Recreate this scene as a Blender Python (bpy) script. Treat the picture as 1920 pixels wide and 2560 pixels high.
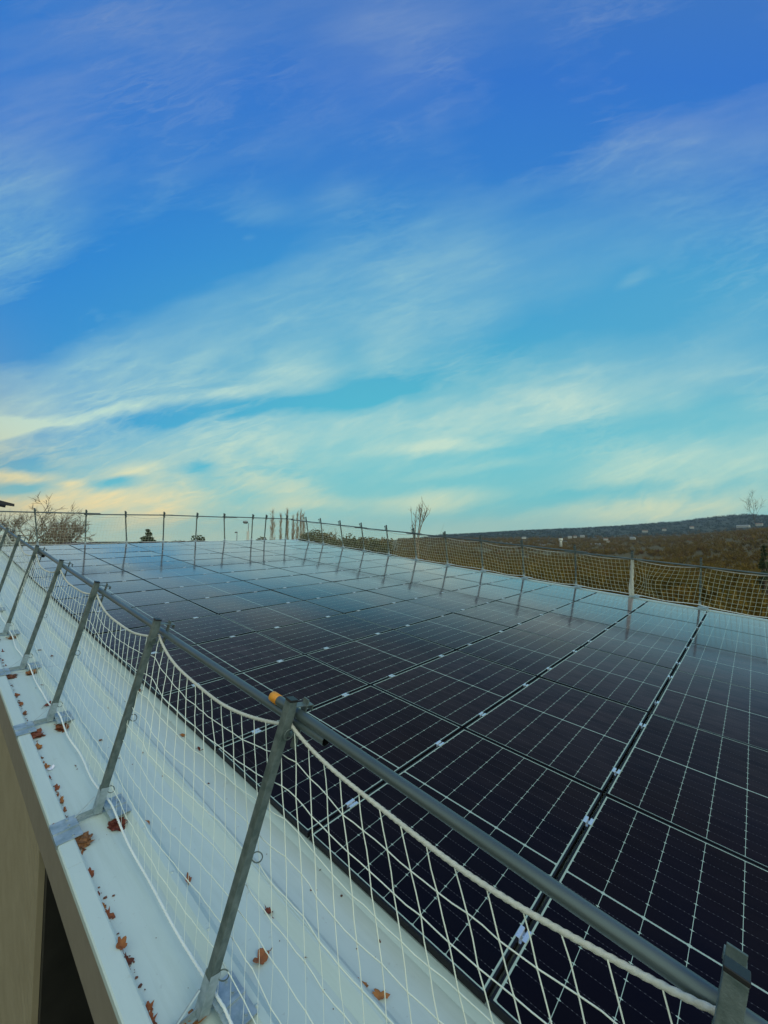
import bpy, bmesh, math, random
import numpy as np
from mathutils import Matrix, Vector
R_ = math.radians
random.seed(7); rng = np.random.default_rng(7)
for o in list(bpy.data.objects): bpy.data.objects.remove(o)
sc = bpy.context.scene
C = sc.collection

# ------------------------------------------------------------------ frames
# roof frame: x inward from the near roof edge, y up the slope, z normal to the panels
# world frame: X right, Y straight ahead, Z up.  Eye height above the ground: EYE
ROT = np.array([[0.66660, -0.74290, 0.06120], [0.02870, -0.05650, -0.99800], [0.74480, 0.66710, -0.01630]])
U_, _, V_ = np.linalg.svd(ROT); ROT = U_ @ V_
CAM = np.array([-1.57027, -0.69295, 1.95010]); FPX = 1036.4; EYE = 9.0
g = ROT.T @ np.array([0, -0.99804, 0.0626]); g /= np.linalg.norm(g)
fw = ROT[2] - g * (ROT[2] @ g); fw /= np.linalg.norm(fw)
rt = np.cross(fw, g)
B = np.array([rt, fw, g])
off = np.array([0, 0, EYE]) - B @ CAM
M = Matrix(((*B[0], off[0]), (*B[1], off[1]), (*B[2], off[2]), (0, 0, 0, 1)))

# ------------------------------------------------------------------ camera
cd = bpy.data.cameras.new('camera'); cam = bpy.data.objects.new('camera', cd); C.objects.link(cam)
cm = Matrix(((ROT[0][0], -ROT[1][0], -ROT[2][0], CAM[0]), (ROT[0][1], -ROT[1][1], -ROT[2][1], CAM[1]), (ROT[0][2], -ROT[1][2], -ROT[2][2], CAM[2]), (0, 0, 0, 1)))
cam.matrix_world = M @ cm
cd.sensor_fit = 'HORIZONTAL'; cd.sensor_width = 36; cd.lens = FPX / 1920 * 36
cd.clip_start = 0.05; cd.clip_end = 40000
sc.camera = cam
sc.render.resolution_x = 768; sc.render.resolution_y = 1024
sc.view_settings.view_transform = 'Standard'; sc.view_settings.look = 'None'
sc.view_settings.gamma = 1; sc.view_settings.exposure = 0
sc.cycles.max_bounces = 6; sc.cycles.transparent_max_bounces = 16

def lin(r, gg, b):
    return tuple(((c / 255) / 12.92 if c / 255 <= .04045 else ((c / 255 + .055) / 1.055) ** 2.4) for c in (r, gg, b)) + (1,)

# ------------------------------------------------------------------ sky
SUN_EL, SUN_AZ = 38, 128          # azimuth from straight ahead, clockwise
PITCH = math.atan2(0.0626, 0.998)
def tang(px, py):                    # a heading in the photograph to sky-map coordinates (x/y, z/y)
    a, b = (px - 960) / FPX, (1280 - py) / FPX
    y = math.cos(PITCH) - b * math.sin(PITCH); z = math.sin(PITCH) + b * math.cos(PITCH)
    return a / y, z / y
w = bpy.data.worlds.new('World'); sc.world = w; w.use_nodes = True
nt = w.node_tree; nt.nodes.clear()
class NB:
    def __init__(s, nt): s.nt = nt
    def n(s, t, **k):
        x = s.nt.nodes.new(t)
        for a, b in k.items(): setattr(x, a, b)
        return x
    def put(s, sock, v):
        if v is None: return
        if isinstance(v, bpy.types.NodeSocket): s.nt.links.new(v, sock)
        else: sock.default_value = v
    def m(s, op, a, b=None, c=None, clamp=False):
        x = s.n('ShaderNodeMath', operation=op, use_clamp=clamp)
        for i, v in enumerate((a, b, c)): s.put(x.inputs[i], v)
        return x.outputs[0]
    def vm(s, op, a, b=None, out=0):
        x = s.n('ShaderNodeVectorMath', operation=op)
        s.put(x.inputs[0], a)
        if op == 'SCALE': s.put(x.inputs[3], b)
        else: s.put(x.inputs[1], b)
        return x.outputs[out]
    def xyz(s, v):
        x = s.n('ShaderNodeSeparateXYZ'); s.put(x.inputs[0], v); return x.outputs
    def comb(s, a, b, c=0.0):
        x = s.n('ShaderNodeCombineXYZ')
        for i, v in enumerate((a, b, c)): s.put(x.inputs[i], v)
        return x.outputs[0]
    def noise(s, v, scale, detail=4, rough=.55, col=False, lac=2.0):
        x = s.n('ShaderNodeTexNoise'); s.put(x.inputs['Vector'], v); x.inputs['Scale'].default_value = scale
        x.inputs['Detail'].default_value = detail; x.inputs['Roughness'].default_value = rough; x.inputs['Lacunarity'].default_value = lac
        return x.outputs[1 if col else 0]
    def mapr(s, v, a, b, c=0., d=1., smooth=False):
        x = s.n('ShaderNodeMapRange'); x.interpolation_type = 'SMOOTHSTEP' if smooth else 'LINEAR'
        for i, q in enumerate((v, a, b, c, d)): s.put(x.inputs[i], q)
        return x.outputs[0]
    def mix(s, f, a, b, blend='MIX'):
        x = s.n('ShaderNodeMix', data_type='RGBA', blend_type=blend)
        s.put(x.inputs[0], f); s.put(x.inputs[6], a); s.put(x.inputs[7], b); return x.outputs[2]
    def ramp(s, f, stops, interp='LINEAR'):
        x = s.n('ShaderNodeValToRGB'); x.color_ramp.interpolation = interp; e = x.color_ramp.elements
        while len(e) > 1: e.remove(e[0])
        e[0].position = stops[0][0]; e[0].color = stops[0][1]
        for p, c in stops[1:]:
            q = e.new(p); q.color = c
        s.put(x.inputs[0], f); return x.outputs[0]
N = NB(nt)
tc = N.n('ShaderNodeTexCoord').outputs['Generated']
dx, dy, dz = N.xyz(tc)
yy = N.m('MAXIMUM', dy, .12)
u = N.m('DIVIDE', dx, yy); v = N.m('DIVIDE', N.m('MAXIMUM', dz, -.05), yy)
uv0 = N.comb(u, v)
# gentle warp so no streak is a ruled line
rotm = N.n('ShaderNodeMapping', vector_type='TEXTURE'); N.put(rotm.inputs[0], uv0)
rotm.inputs['Rotation'].default_value = (0, 0, R_(17)); rotm.inputs['Scale'].default_value = (3.4, 1, 1)
sv = rotm.outputs[0]
w1 = N.vm('SCALE', N.vm('SUBTRACT', N.noise(sv, 3.2, 5, .6, True), (.5, .5, .5)), .17)
w2 = N.vm('SCALE', N.vm('SUBTRACT', N.noise(sv, 14, 4, .6, True), (.5, .5, .5)), .035)
uv = N.vm('ADD', uv0, N.vm('ADD', w1, w2))
def gfac(y): return tang(960, y)[1]
vs = N.m('DIVIDE', N.m('MAXIMUM', v, 0.0), 1.6, clamp=True)
def st(rows): return [(max(0, min(1, gfac(y) / 1.6)), lin(*c)) for y, c in rows]
clear = N.ramp(vs, st([(1345, (160, 206, 194)), (1240, (112, 200, 206)), (1120, (84, 194, 212)), (960, (82, 182, 209)), (820, (72, 168, 211)), (640, (60, 150, 212)), (420, (52, 128, 208)), (200, (50, 118, 206)), (0, (58, 118, 198))]))
cloud = N.ramp(vs, st([(1345, (218, 228, 190)), (1260, (224, 232, 192)), (1180, (202, 230, 206)), (1060, (198, 228, 212)), (900, (166, 212, 214)), (760, (140, 196, 214)), (560, (120, 178, 212)), (300, (124, 158, 208)), (0, (112, 146, 202))]))
warm = N.m('MULTIPLY', N.mapr(u, .25, -.95, 0, 1, True), N.mapr(v, .30, .02, 0, 1, True))
cloud = N.mix(warm, cloud, lin(252, 226, 160))
lefty = N.m('MULTIPLY', N.mapr(u, .0, -1., 0, .8, True), N.mapr(v, .05, .3, 0, 1, True))
clear = N.mix(N.m('MULTIPLY', lefty, .75), clear, lin(26, 122, 212))
rghty = N.m('MULTIPLY', N.mapr(u, .1, .9, 0, .5, True), N.mapr(v, .5, .1, 0, 1, True))
clear = N.mix(rghty, clear, lin(116, 194, 204))
rgh2 = N.m('MULTIPLY', N.mapr(u, .2, .8, 0, .6, True), N.m('MULTIPLY', N.mapr(v, .30, .45, 0, 1, True), N.mapr(v, .85, .6, 0, 1, True)))
clear = N.mix(rgh2, clear, lin(84, 172, 210))
blobs = [  # x1,y1,x2,y2, half width, strength
 (-150,1093,230,1048,13,.62),(140,1062,470,992,10,.66),(430,998,700,957,13,.55),(300,985,640,925,30,.22),(-80,1040,110,1062,11,.5),
 (610,945,880,885,38,.62),(-150,1000,900,760,110,.10),(350,860,1000,700,110,.20),(900,800,1300,730,90,.40),(900,900,1060,830,60,.35),
 (1000,700,1500,560,80,.22),(200,1160,900,1075,52,.36),(700,1110,1500,1010,50,.33),(1150,1060,1720,975,26,.34),(1300,1000,1520,965,18,.36),
 (1050,960,1900,880,50,.25),(900,1125,1300,1100,14,.45),(-200,1275,520,1262,34,.95),(240,1205,420,1180,18,.6),(-100,1205,150,1196,10,.75),
 (140,1220,220,1215,9,.6),(560,1190,830,1245,26,.55),(900,1258,1250,1240,16,.7),(560,1262,950,1240,12,.3),(1350,1200,2000,1130,45,.45),
 (1350,1300,2000,1240,22,.5),(1000,1190,1350,1160,12,.25),(-160,300,230,540,190,.42),(60,480,230,560,40,.2),(-100,600,200,620,50,.25),
 (700,90,1200,60,110,.36),(200,60,700,110,100,.22),(1150,530,1700,270,30,.20),(1600,330,2000,170,30,.18),(1650,380,1800,330,9,.3),
 (1530,716,1628,664,9,.42),(560,470,720,540,40,.24),(590,590,640,625,16,.26),(530,590,580,620,14,.22),(800,520,900,440,34,.2),(1700,850,2000,760,60,.25),
 (380,225,560,330,90,.18),(1000,620,1250,500,60,.2),
 (-200,835,180,835,44,-.6),(0,720,520,670,80,-.42),(330,700,760,600,60,-.42),(300,1046,1060,1000,24,-.42),(800,1000,1120,965,44,-.35),(250,1060,520,1040,14,-.3),
 (200,1232,360,1216,11,-.9),(-60,1236,160,1232,15,-.9),(-60,1172,160,1172,13,-.5),(450,1180,550,1170,16,-.5),(1200,400,1500,250,80,-.4),
 (1500,190,2000,90,70,-.5),(340,600,560,580,60,-.4),(1200,560,1500,440,40,-.2),(1400,790,1900,700,60,-.25),(1120,900,1500,800,40,-.2),(1100,1290,1900,1215,14,-.3)]
dens = None
for x1, y1, x2, y2, hw, s in blobs:
    a, b = tang(x1, y1), tang(x2, y2)
    cx, cy = (a[0] + b[0]) / 2, (a[1] + b[1]) / 2
    L = math.hypot(b[0] - a[0], b[1] - a[1]) / 2
    mp = N.n('ShaderNodeMapping', vector_type='TEXTURE'); N.put(mp.inputs[0], uv)
    mp.inputs['Location'].default_value = (cx, cy, 0); mp.inputs['Rotation'].default_value = (0, 0, math.atan2(b[1] - a[1], b[0] - a[0]))
    sec = 1 + (cx * cx + cy * cy) * .3
    mp.inputs['Scale'].default_value = (L * 1.35, hw / FPX * 2.1 * sec, 1)
    ln = N.vm('LENGTH', mp.outputs[0], out=1)
    gq = N.mapr(ln, 1., 0., 0., s, True)
    dens = gq if dens is None else N.m('ADD', dens, gq)
def fibre(ang, stretch, scale, det, ro, warpv):
    q = N.n('ShaderNodeMapping', vector_type='TEXTURE'); N.put(q.inputs[0], N.vm('ADD', uv0, N.vm('SCALE', w1, warpv)))
    q.inputs['Rotation'].default_value = (0, 0, R_(ang)); q.inputs['Scale'].default_value = (stretch, 1, 1)
    return N.noise(q.outputs[0], scale, det, ro)
st1 = N.noise(sv, 4.5, 8, .62); st2 = fibre(20, 7, 16, 8, .68, .5); st3 = fibre(27, 10, 34, 6, .7, .8)
tex = N.m('MULTIPLY', N.mapr(st1, .28, .72, .5, 1.4), N.m('MULTIPLY', N.mapr(st2, .3, .7, .70, 1.30), N.mapr(st3, .3, .7, .84, 1.16)))
def edge(p, q, lo, hi, far, s_, u0=None, u1=None):      # a sheet of cirrus with one crisp edge
    a, b = tang(*p), tang(*q); n_ = (b[1] - a[1], -(b[0] - a[0])); L = math.hypot(*n_)
    d_ = N.m('SUBTRACT', N.vm('DOT_PRODUCT', uv, (n_[0] / L, n_[1] / L, 0), out=1), (a[0] * n_[0] + a[1] * n_[1]) / L)
    e_ = N.m('MULTIPLY', N.mapr(d_, lo, hi, 0, s_, True), N.mapr(d_, far, hi, 0, 1, True))
    if u0 is not None: e_ = N.m('MULTIPLY', e_, N.mapr(u, u0, u1, 0, 1, True))
    return e_
sheets = N.m('ADD', edge((0, 925), (1920, 190), -.012, .05, .55, .19), edge((2000, 930), (-100, 1095), -.004, .012, .20, .12, .1, -.5))
sheets = N.m('ADD', sheets, edge((0, 1165), (1920, 850), -.02, .04, .5, .13))
dens = N.m('ADD', N.m('MULTIPLY', N.m('ADD', dens, sheets), tex), N.mapr(st1, .46, .75, .04, .34))
def filament(ang, stretch, scale, width, amp, warpv):
    q = fibre(ang, stretch, scale, 5, .6, warpv)
    return N.mapr(N.m('ABSOLUTE', N.m('SUBTRACT', q, .5)), width, 0, 0, amp, True)
fil = N.m('ADD', filament(14, 5, 5, .035, .16, 1.2), N.m('ADD', filament(28, 6, 9, .04, .13, 1.6), filament(8, 4, 13, .05, .09, 2.)))
fil = N.m('MULTIPLY', fil, N.mapr(N.noise(uv0, 2.3, 3, .5), .42, .62, .1, 1.))
dens = N.m('ADD', dens, fil)
dens = N.m('ADD', dens, N.m('MULTIPLY', N.mapr(st2, .58, .82, 0, .20), N.mapr(v, 1.1, .3, .35, 1.)))
front = N.mapr(dy, .1, .35, 0, 1, True)
dens = N.m('ADD', N.m('MULTIPLY', dens, front), N.m('MULTIPLY', N.m('SUBTRACT', 1., front), .75), clamp=True)
skyc = N.mix(dens, clear, cloud)
sh = N.n('ShaderNodeTexSky'); sh.sky_type = 'NISHITA'; sh.sun_disc = False
sh.sun_elevation = R_(SUN_EL); sh.sun_rotation = R_(SUN_AZ); sh.air_density = 1.0; sh.dust_density = 1.5
skyn = N.vm('SCALE', sh.outputs[0], .09)
skyc = N.mix(N.m('ADD', .06, N.m('MULTIPLY', N.m('SUBTRACT', 1., front), .5)), skyc, skyn)
# unseen sky behind the viewer, brightened and tinted green to light the roof
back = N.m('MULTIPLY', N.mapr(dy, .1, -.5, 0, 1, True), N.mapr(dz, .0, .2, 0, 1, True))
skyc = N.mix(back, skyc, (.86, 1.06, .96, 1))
glow = N.m('MULTIPLY', N.mapr(dx, -.55, -.95, 0, 1, True), N.mapr(dz, .5, .05, 0, 1, True))
skyc = N.mix(glow, skyc, (.50, .37, .17, 1))
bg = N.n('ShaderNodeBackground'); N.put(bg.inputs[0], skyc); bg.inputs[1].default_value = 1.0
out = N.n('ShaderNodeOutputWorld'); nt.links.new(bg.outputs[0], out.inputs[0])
w.cycles.sampling_method = 'MANUAL'; w.cycles.sample_map_resolution = 1024

sl = bpy.data.lights.new('sun', 'SUN'); so = bpy.data.objects.new('sun', sl); C.objects.link(so)
sl.energy = .6; sl.angle = R_(24); sl.color = (1, .92, .72)
a_, e_ = R_(SUN_AZ), R_(SUN_EL)
sd = Vector((math.sin(a_) * math.cos(e_), math.cos(a_) * math.cos(e_), math.sin(e_)))
so.rotation_euler = sd.to_track_quat('Z', 'Y').to_euler()

# ------------------------------------------------------------------ materials
MT = {}
def mat(name, col, rough=.6, metal=0., var=.0, scale=8., col2=None, bump=0., bscale=60., spec=.5, coords='Object', stretch=None):
    m = bpy.data.materials.new(name); m.use_nodes = True; n = NB(m.node_tree); p = m.node_tree.nodes['Principled BSDF']
    co = n.n('ShaderNodeTexCoord').outputs[coords]
    if stretch: co = n.vm('MULTIPLY', co, stretch)
    if col2 is not None:
        f = n.mapr(n.noise(co, scale, 6, .6), .35, .68)
        n.put(p.inputs['Base Color'], n.mix(f, (*col, 1), (*col2, 1)))
    else: p.inputs['Base Color'].default_value = (*col, 1)
    if var: n.put(p.inputs['Roughness'], n.mapr(n.noise(co, scale * 1.7, 5), .3, .7, rough - var, rough + var))
    else: p.inputs['Roughness'].default_value = rough
    p.inputs['Metallic'].default_value = metal; p.inputs['Specular IOR Level'].default_value = spec
    if bump:
        b = n.n('ShaderNodeBump'); b.inputs['Strength'].default_value = bump; b.inputs['Distance'].default_value = .01
        n.put(b.inputs['Height'], n.noise(co, bscale, 5)); n.put(p.inputs['Normal'], b.outputs[0])
    MT[name] = m; return m
mat('galvanised', (.080, .112, .104), .5, .3, .12, 22, (.17, .21, .20), .14, 150)
mat('galvanised_new', (.25, .33, .36), .42, .35, .12, 20, (.44, .52, .56), .06, 120)
mat('rail_steel', (.085, .115, .115), .42, .4, .08, 5, (.13, .165, .165), .06, 90, stretch=(1, .2, 1))
mat('black_plastic', (.012, .012, .012), .45)
mat('yellow_plastic', (.78, .34, .02), .45, col2=(.6, .22, .02), scale=40)
mat('black_aluminium', (.009, .008, .010), .5, 0, .06, 20, spec=.22)
mat('clamp_aluminium', (.70, .74, .76), .30, .55, .05, 30)
mat('rope', (.52, .52, .44), .85, 0, 0, 60, (.62, .62, .54), .25, 300)
mat('cord', (.78, .83, .70), .8, 0, 0, 40, (.84, .88, .78))
mat('cord_far', (.58, .60, .44), .8)
mat('rope_white', (.76, .80, .76), .85, 0, 0, 60, (.84, .86, .82), .25, 300)
mat('wall_tan', (.33, .272, .175), .7, col2=(.39, .325, .215), scale=3)
mat('fascia_paint', (.22, .19, .15), .55, .0, .05, 6, (.25, .215, .17))
mat('void_shade', (.016, .015, .013), .6, col2=(.028, .026, .022), scale=4)  # near-black colour stands in for the shade inside the open recess
mat('leaf', (.20, .048, .020), .75, col2=(.30, .095, .036), scale=26, bump=.4, bscale=70)
mat('leaf_dark', (.13, .045, .025), .8, col2=(.26, .09, .04), scale=30, bump=.4, bscale=70)
mat('leaf_orange', (.34, .10, .038), .7, col2=(.26, .07, .03), scale=24, bump=.4, bscale=70)
mat('white_plastic', (.75, .75, .86), .4)
mat('bark', (.10, .075, .05), .9, col2=(.16, .12, .08), scale=3)
mat('bark_grey', (.22, .165, .11), .9, col2=(.30, .22, .15), scale=3)
mat('twig_pale', (.42, .30, .20), .9, col2=(.34, .24, .16), scale=.6)
mat('evergreen', (.030, .048, .018), .85, col2=(.055, .075, .025), scale=1.2)
mat('foliage_olive', (.10, .085, .024), .85, col2=(.17, .11, .035), scale=1.3)
mat('foliage_green', (.06, .068, .02), .85, col2=(.12, .10, .035), scale=1.5)
mat('house_wall', (.52, .52, .46), .8, col2=(.32, .31, .27), scale=.3)
mat('house_wall_grey', (.42, .44, .44), .8)
mat('house_roof', (.26, .14, .09), .85, col2=(.20, .11, .075), scale=.4)
mat('house_roof_grey', (.34, .35, .35), .8)
mat('house_roof_dark', (.02, .021, .022), .7, col2=(.03, .03, .03), scale=3)
mat('house_roof_brown', (.09, .06, .04), .85)
mat('window_dark', (.03, .035, .04), .2)
mat('tower_concrete', (.66, .66, .58), .8)
mat('lamp_grey', (.25, .27, .27), .5, .6)

for nm in ('leaf', 'leaf_dark', 'leaf_orange'):
    n = NB(MT[nm].node_tree); p = MT[nm].node_tree.nodes['Principled BSDF']; src = p.inputs['Base Color'].links[0].from_socket
    hs = n.n('ShaderNodeHueSaturation'); orr = n.n('ShaderNodeObjectInfo').outputs['Random']
    n.put(hs.inputs['Hue'], n.mapr(orr, 0, 1, .485, .525)); n.put(hs.inputs['Value'], n.mapr(orr, 0, 1, .5, 1.12)); n.put(hs.inputs['Color'], src); n.put(p.inputs['Base Color'], hs.outputs[0])
# white painted roof sheet, a little grime and faint streaks running down the slope
m = mat('roof_white', (.56, .66, .66), .48); n = NB(m.node_tree); p = m.node_tree.nodes['Principled BSDF']
co = n.n('ShaderNodeTexCoord').outputs['Object']
f1 = n.mapr(n.noise(n.vm('MULTIPLY', co, (1, .35, 1)), 2.2, 6, .6), .3, .75)
base = n.mix(f1, (.54, .635, .61, 1), (.47, .57, .56, 1))
f2 = n.mapr(n.noise(co, 34, 3, .5), .70, .76)
f2 = n.m('MULTIPLY', f2, .35)
base = n.mix(f2, base, (.30, .34, .34, 1))
f3 = n.mapr(n.noise(n.vm('MULTIPLY', co, (9, .5, 9)), 3, 5, .65), .48, .78, 0, .38)
base = n.mix(f3, base, (.38, .46, .42, 1))
spt = n.mapr(n.noise(co, 9, 8, .75), .63, .68, 0, .34)
base = n.mix(spt, base, (.34, .37, .33, 1))
yl = n.m('SUBTRACT', n.xyz(co)[1], 5.19)
lap = n.m('MULTIPLY', n.m('LESS_THAN', n.m('ABSOLUTE', yl), .006), n.mapr(n.noise(co, 14, 2), .42, .5))
base = n.mix(n.m('MULTIPLY', lap, .6), base, (.20, .18, .26, 1))
n.put(p.inputs['Base Color'], base); n.put(p.inputs['Roughness'], n.mapr(f1, 0, 1, .42, .58))
b = n.n('ShaderNodeBump'); b.inputs['Strength'].default_value = .12; b.inputs['Distance'].default_value = .02
n.put(b.inputs['Height'], n.noise(n.vm('MULTIPLY', co, (1.6, .7, 1)), 4, 4)); n.put(p.inputs['Normal'], b.outputs[0])
b.inputs['Strength'].default_value = .3

# ribbed tan wall cladding
m = MT['wall_tan']; n = NB(m.node_tree); p = m.node_tree.nodes['Principled BSDF']
co = n.n('ShaderNodeTexCoord').outputs['Object']
wv = n.n('ShaderNodeTexWave'); wv.bands_direction = 'Y'; wv.inputs['Scale'].default_value = 6; n.put(wv.inputs['Vector'], co)
b = n.n('ShaderNodeBump'); b.inputs['Strength'].default_value = .9; b.inputs['Distance'].default_value = .02
n.put(b.inputs['Height'], wv.outputs[1]); n.put(p.inputs['Normal'], b.outputs[0])

# solar glass: cells, thin white gaps, centre line and border are a pattern of the laminate
PL, PW = 1.722, 1.134
m = mat('solar_glass', (.01, .01, .01), .06); n = NB(m.node_tree); p = m.node_tree.nodes['Principled BSDF']
co = n.n('ShaderNodeTexCoord').outputs['Object']; X, Y, Z = n.xyz(co)
ax, ay = n.m('ABSOLUTE', X), n.m('ABSOLUTE', Y)
def lt(a, b): return n.m('LESS_THAN', a, b)
def gt(a, b): return n.m('GREATER_THAN', a, b)
CW, CH = .183, .0931
ry = n.m('ABSOLUTE', n.m('SUBTRACT', n.m('FLOORED_MODULO', n.m('ADD', Y, CW / 2), CW), CW / 2))      # distance to a string gap
xs = n.m('SUBTRACT', ax, .006)
rx = n.m('ABSOLUTE', n.m('SUBTRACT', n.m('FLOORED_MODULO', n.m('ADD', xs, CH / 2), CH), CH / 2))
border = n.m('MAXIMUM', gt(ay, .5485), gt(ax, .8435))
mid = lt(ax, .0048)
strg = lt(ry, .0013)
dia = lt(n.m('ADD', n.m('DIVIDE', ry, .0105), n.m('DIVIDE', rx, .0050)), 1.)
lines = n.m('MAXIMUM', n.m('MAXIMUM', border, mid), n.m('MAXIMUM', strg, dia))
dash = lt(n.m('FLOORED_MODULO', Y, .0183), .006)
faint = n.m('MULTIPLY', n.m('MULTIPLY', lt(rx, .0011), dash), .38)
faint = n.m('MAXIMUM', faint, n.m('MULTIPLY', lt(rx, .0009), .07))
oi = n.n('ShaderNodeObjectInfo').outputs['Random']
cellv = n.noise(n.vm('ADD', n.vm('SCALE', co, 1.2), n.comb(oi, oi, oi)), 1.3, 2)
cell = n.mix(n.mapr(cellv, .35, .65), (.0030, .0032, .0085, 1), (.0050, .0042, .0070, 1))
cell = n.mix(n.m('MULTIPLY', oi, .5), cell, (.0025, .0038, .0075, 1))
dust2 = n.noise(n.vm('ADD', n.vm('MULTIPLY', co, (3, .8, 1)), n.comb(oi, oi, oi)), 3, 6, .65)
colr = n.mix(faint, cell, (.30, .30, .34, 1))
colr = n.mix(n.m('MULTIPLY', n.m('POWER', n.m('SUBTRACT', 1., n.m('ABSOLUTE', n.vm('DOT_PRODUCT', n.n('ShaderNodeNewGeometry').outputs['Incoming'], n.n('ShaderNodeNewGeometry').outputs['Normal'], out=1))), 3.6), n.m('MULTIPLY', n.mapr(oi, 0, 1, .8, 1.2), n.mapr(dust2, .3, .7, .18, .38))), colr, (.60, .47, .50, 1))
colr = n.mix(lines, colr, (.38, .49, .42, 1))
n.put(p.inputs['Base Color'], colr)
dust = n.noise(n.vm('ADD', co, n.comb(oi, oi, oi)), 3, 6, .65)
n.put(p.inputs['Roughness'], n.mapr(dust, .3, .7, .05, .11))
b = n.n('ShaderNodeBump'); b.inputs['Strength'].default_value = .05; b.inputs['Distance'].default_value = .004
n.put(b.inputs['Height'], n.noise(n.vm('ADD', co, n.comb(oi, oi, oi)), 2.2, 2)); n.put(p.inputs['Normal'], b.outputs[0])
# anti-reflective glass: almost no mirror looking down on it, strong at a grazing view
p.inputs['Specular IOR Level'].default_value = 0
lw = n.n('ShaderNodeLayerWeight'); lw.inputs['Blend'].default_value = .5; n.put(lw.inputs['Normal'], b.outputs[0])
fz = n.ramp(lw.outputs['Facing'], [(x_, (y_, y_, y_, 1)) for x_, y_ in ((0, .004), (.5, .006), (.62, .018), (.68, .045), (.73, .12), (.78, .27), (.83, .50), (.90, .74), (1, .98))])
fz = n.m('MULTIPLY', fz, n.mapr(dust2, .3, .7, 1.06, .92), clamp=True)
gl = n.n('ShaderNodeBsdfGlossy'); gl.inputs['Color'].default_value = (1, .93, .98, 1); n.put(gl.inputs['Roughness'], n.mapr(dust, .3, .7, .07, .12)); n.put(gl.inputs['Normal'], b.outputs[0])
mx = n.n('ShaderNodeMixShader'); n.put(mx.inputs[0], fz); m.node_tree.links.new(p.outputs[0], mx.inputs[1]); m.node_tree.links.new(gl.outputs[0], mx.inputs[2])
mo = m.node_tree.nodes['Material Output']; m.node_tree.links.new(mx.outputs[0], mo.inputs[0])

# ------------------------------------------------------------------ mesh helpers
class MB:
    def __init__(s): s.v = []; s.f = []
    def add(s, vs, fs):
        k = len(s.v); s.v += [tuple(q) for q in vs]; s.f += [tuple(i + k for i in q) for q in fs]; return s
    def box(s, a, b, mtx=None):
        (x0, y0, z0), (x1, y1, z1) = a, b
        vs = [(x0, y0, z0), (x1, y0, z0), (x1, y1, z0), (x0, y1, z0), (x0, y0, z1), (x1, y0, z1), (x1, y1, z1), (x0, y1, z1)]
        if mtx is not None: vs = [tuple(mtx @ Vector(q)) for q in vs]
        return s.add(vs, [(0, 3, 2, 1), (4, 5, 6, 7), (0, 1, 5, 4), (1, 2, 6, 5), (2, 3, 7, 6), (3, 0, 4, 7)])
    def tube(s, pts, r, k=6, cap=True, flat=None, twist=None, ang0=0.):
        P = [Vector(q) for q in pts]; nP = len(P)
        rr = r if hasattr(r, '__len__') else [r] * nP
        up = None; rings = []; acc = 0.
        for i, q in enumerate(P):
            t = (P[min(i + 1, nP - 1)] - P[max(i - 1, 0)])
            if t.length < 1e-9: t = Vector((0, 0, 1))
            t.normalize()
            if up is None:
                up = Vector((0, 0, 1)) if abs(t.z) < .9 else Vector((0, 1, 0))
            sx = t.cross(up)
            if sx.length < 1e-4: sx = t.orthogonal()
            sx.normalize(); up = sx.cross(t).normalized()
            if i: acc += (P[i] - P[i - 1]).length
            ring = []
            for j in range(k):
                a = ang0 + 2 * math.pi * j / k
                rad = rr[i]
                if twist: rad *= 1 + twist[0] * math.cos(twist[1] * a - twist[2] * acc)
                ring.append(q + sx * (math.cos(a) * rad) + up * (math.sin(a) * rad * (flat or 1)))
            rings.append(ring)
        vs = [q for ring in rings for q in ring]
        fs = [(i * k + j, i * k + (j + 1) % k, (i + 1) * k + (j + 1) % k, (i + 1) * k + j) for i in range(nP - 1) for j in range(k)]
        if cap: fs += [tuple(reversed(range(k))), tuple((nP - 1) * k + j for j in range(k))]
        return s.add(vs, fs)
    def ring(s, c, ax1, ax2, R, r, a0=0, a1=360, n=20, k=6):
        ax1, ax2, c = Vector(ax1).normalized(), Vector(ax2).normalized(), Vector(c)
        pts = [c + ax1 * (R * math.cos(R_(a0 + (a1 - a0) * i / n))) + ax2 * (R * math.sin(R_(a0 + (a1 - a0) * i / n))) for i in range(n + 1)]
        return s.tube(pts, r, k)
    def build(s, name, material, parent=None, smooth=False, bevel=0., loc=None, fix=True):
        me = bpy.data.meshes.new(name); me.from_pydata(s.v, [], s.f)
        if fix or bevel:
            bm = bmesh.new(); bm.from_mesh(me)
            if bevel: bmesh.ops.bevel(bm, geom=[e for e in bm.edges], offset=bevel, segments=2, affect='EDGES', profile=.6)
            bmesh.ops.recalc_face_normals(bm, faces=bm.faces); bm.to_mesh(me); bm.free()
        if smooth: me.polygons.foreach_set('use_smooth', [True] * len(me.polygons))
        me.materials.append(MT[material] if isinstance(material, str) else material)
        o = bpy.data.objects.new(name, me); C.objects.link(o)
        if parent: o.parent = parent
        return o
def tag(o, label, cat=None, group=None, kind=None):
    if label: o['label'] = label
    if cat: o['category'] = cat
    if group: o['group'] = group
    if kind: o['kind'] = kind
    return o
def thing(name, label, cat, mtx, group=None):
    o = bpy.data.objects.new(name, None); o.empty_display_size = .1; C.objects.link(o); o.matrix_world = mtx
    return tag(o, label, cat, group)
def T(x, y, z=0): return Matrix.Translation((x, y, z))
def dup(root, mtx, label, group=None):
    r = root.copy(); C.objects.link(r); r.matrix_world = mtx; r['label'] = label
    if group: r['group'] = group
    for ch in list(root.children):
        c = ch.copy(); C.objects.link(c); c.parent = r
        for gg in ch.children:
            d = gg.copy(); C.objects.link(d); d.parent = c
    return r
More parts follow.
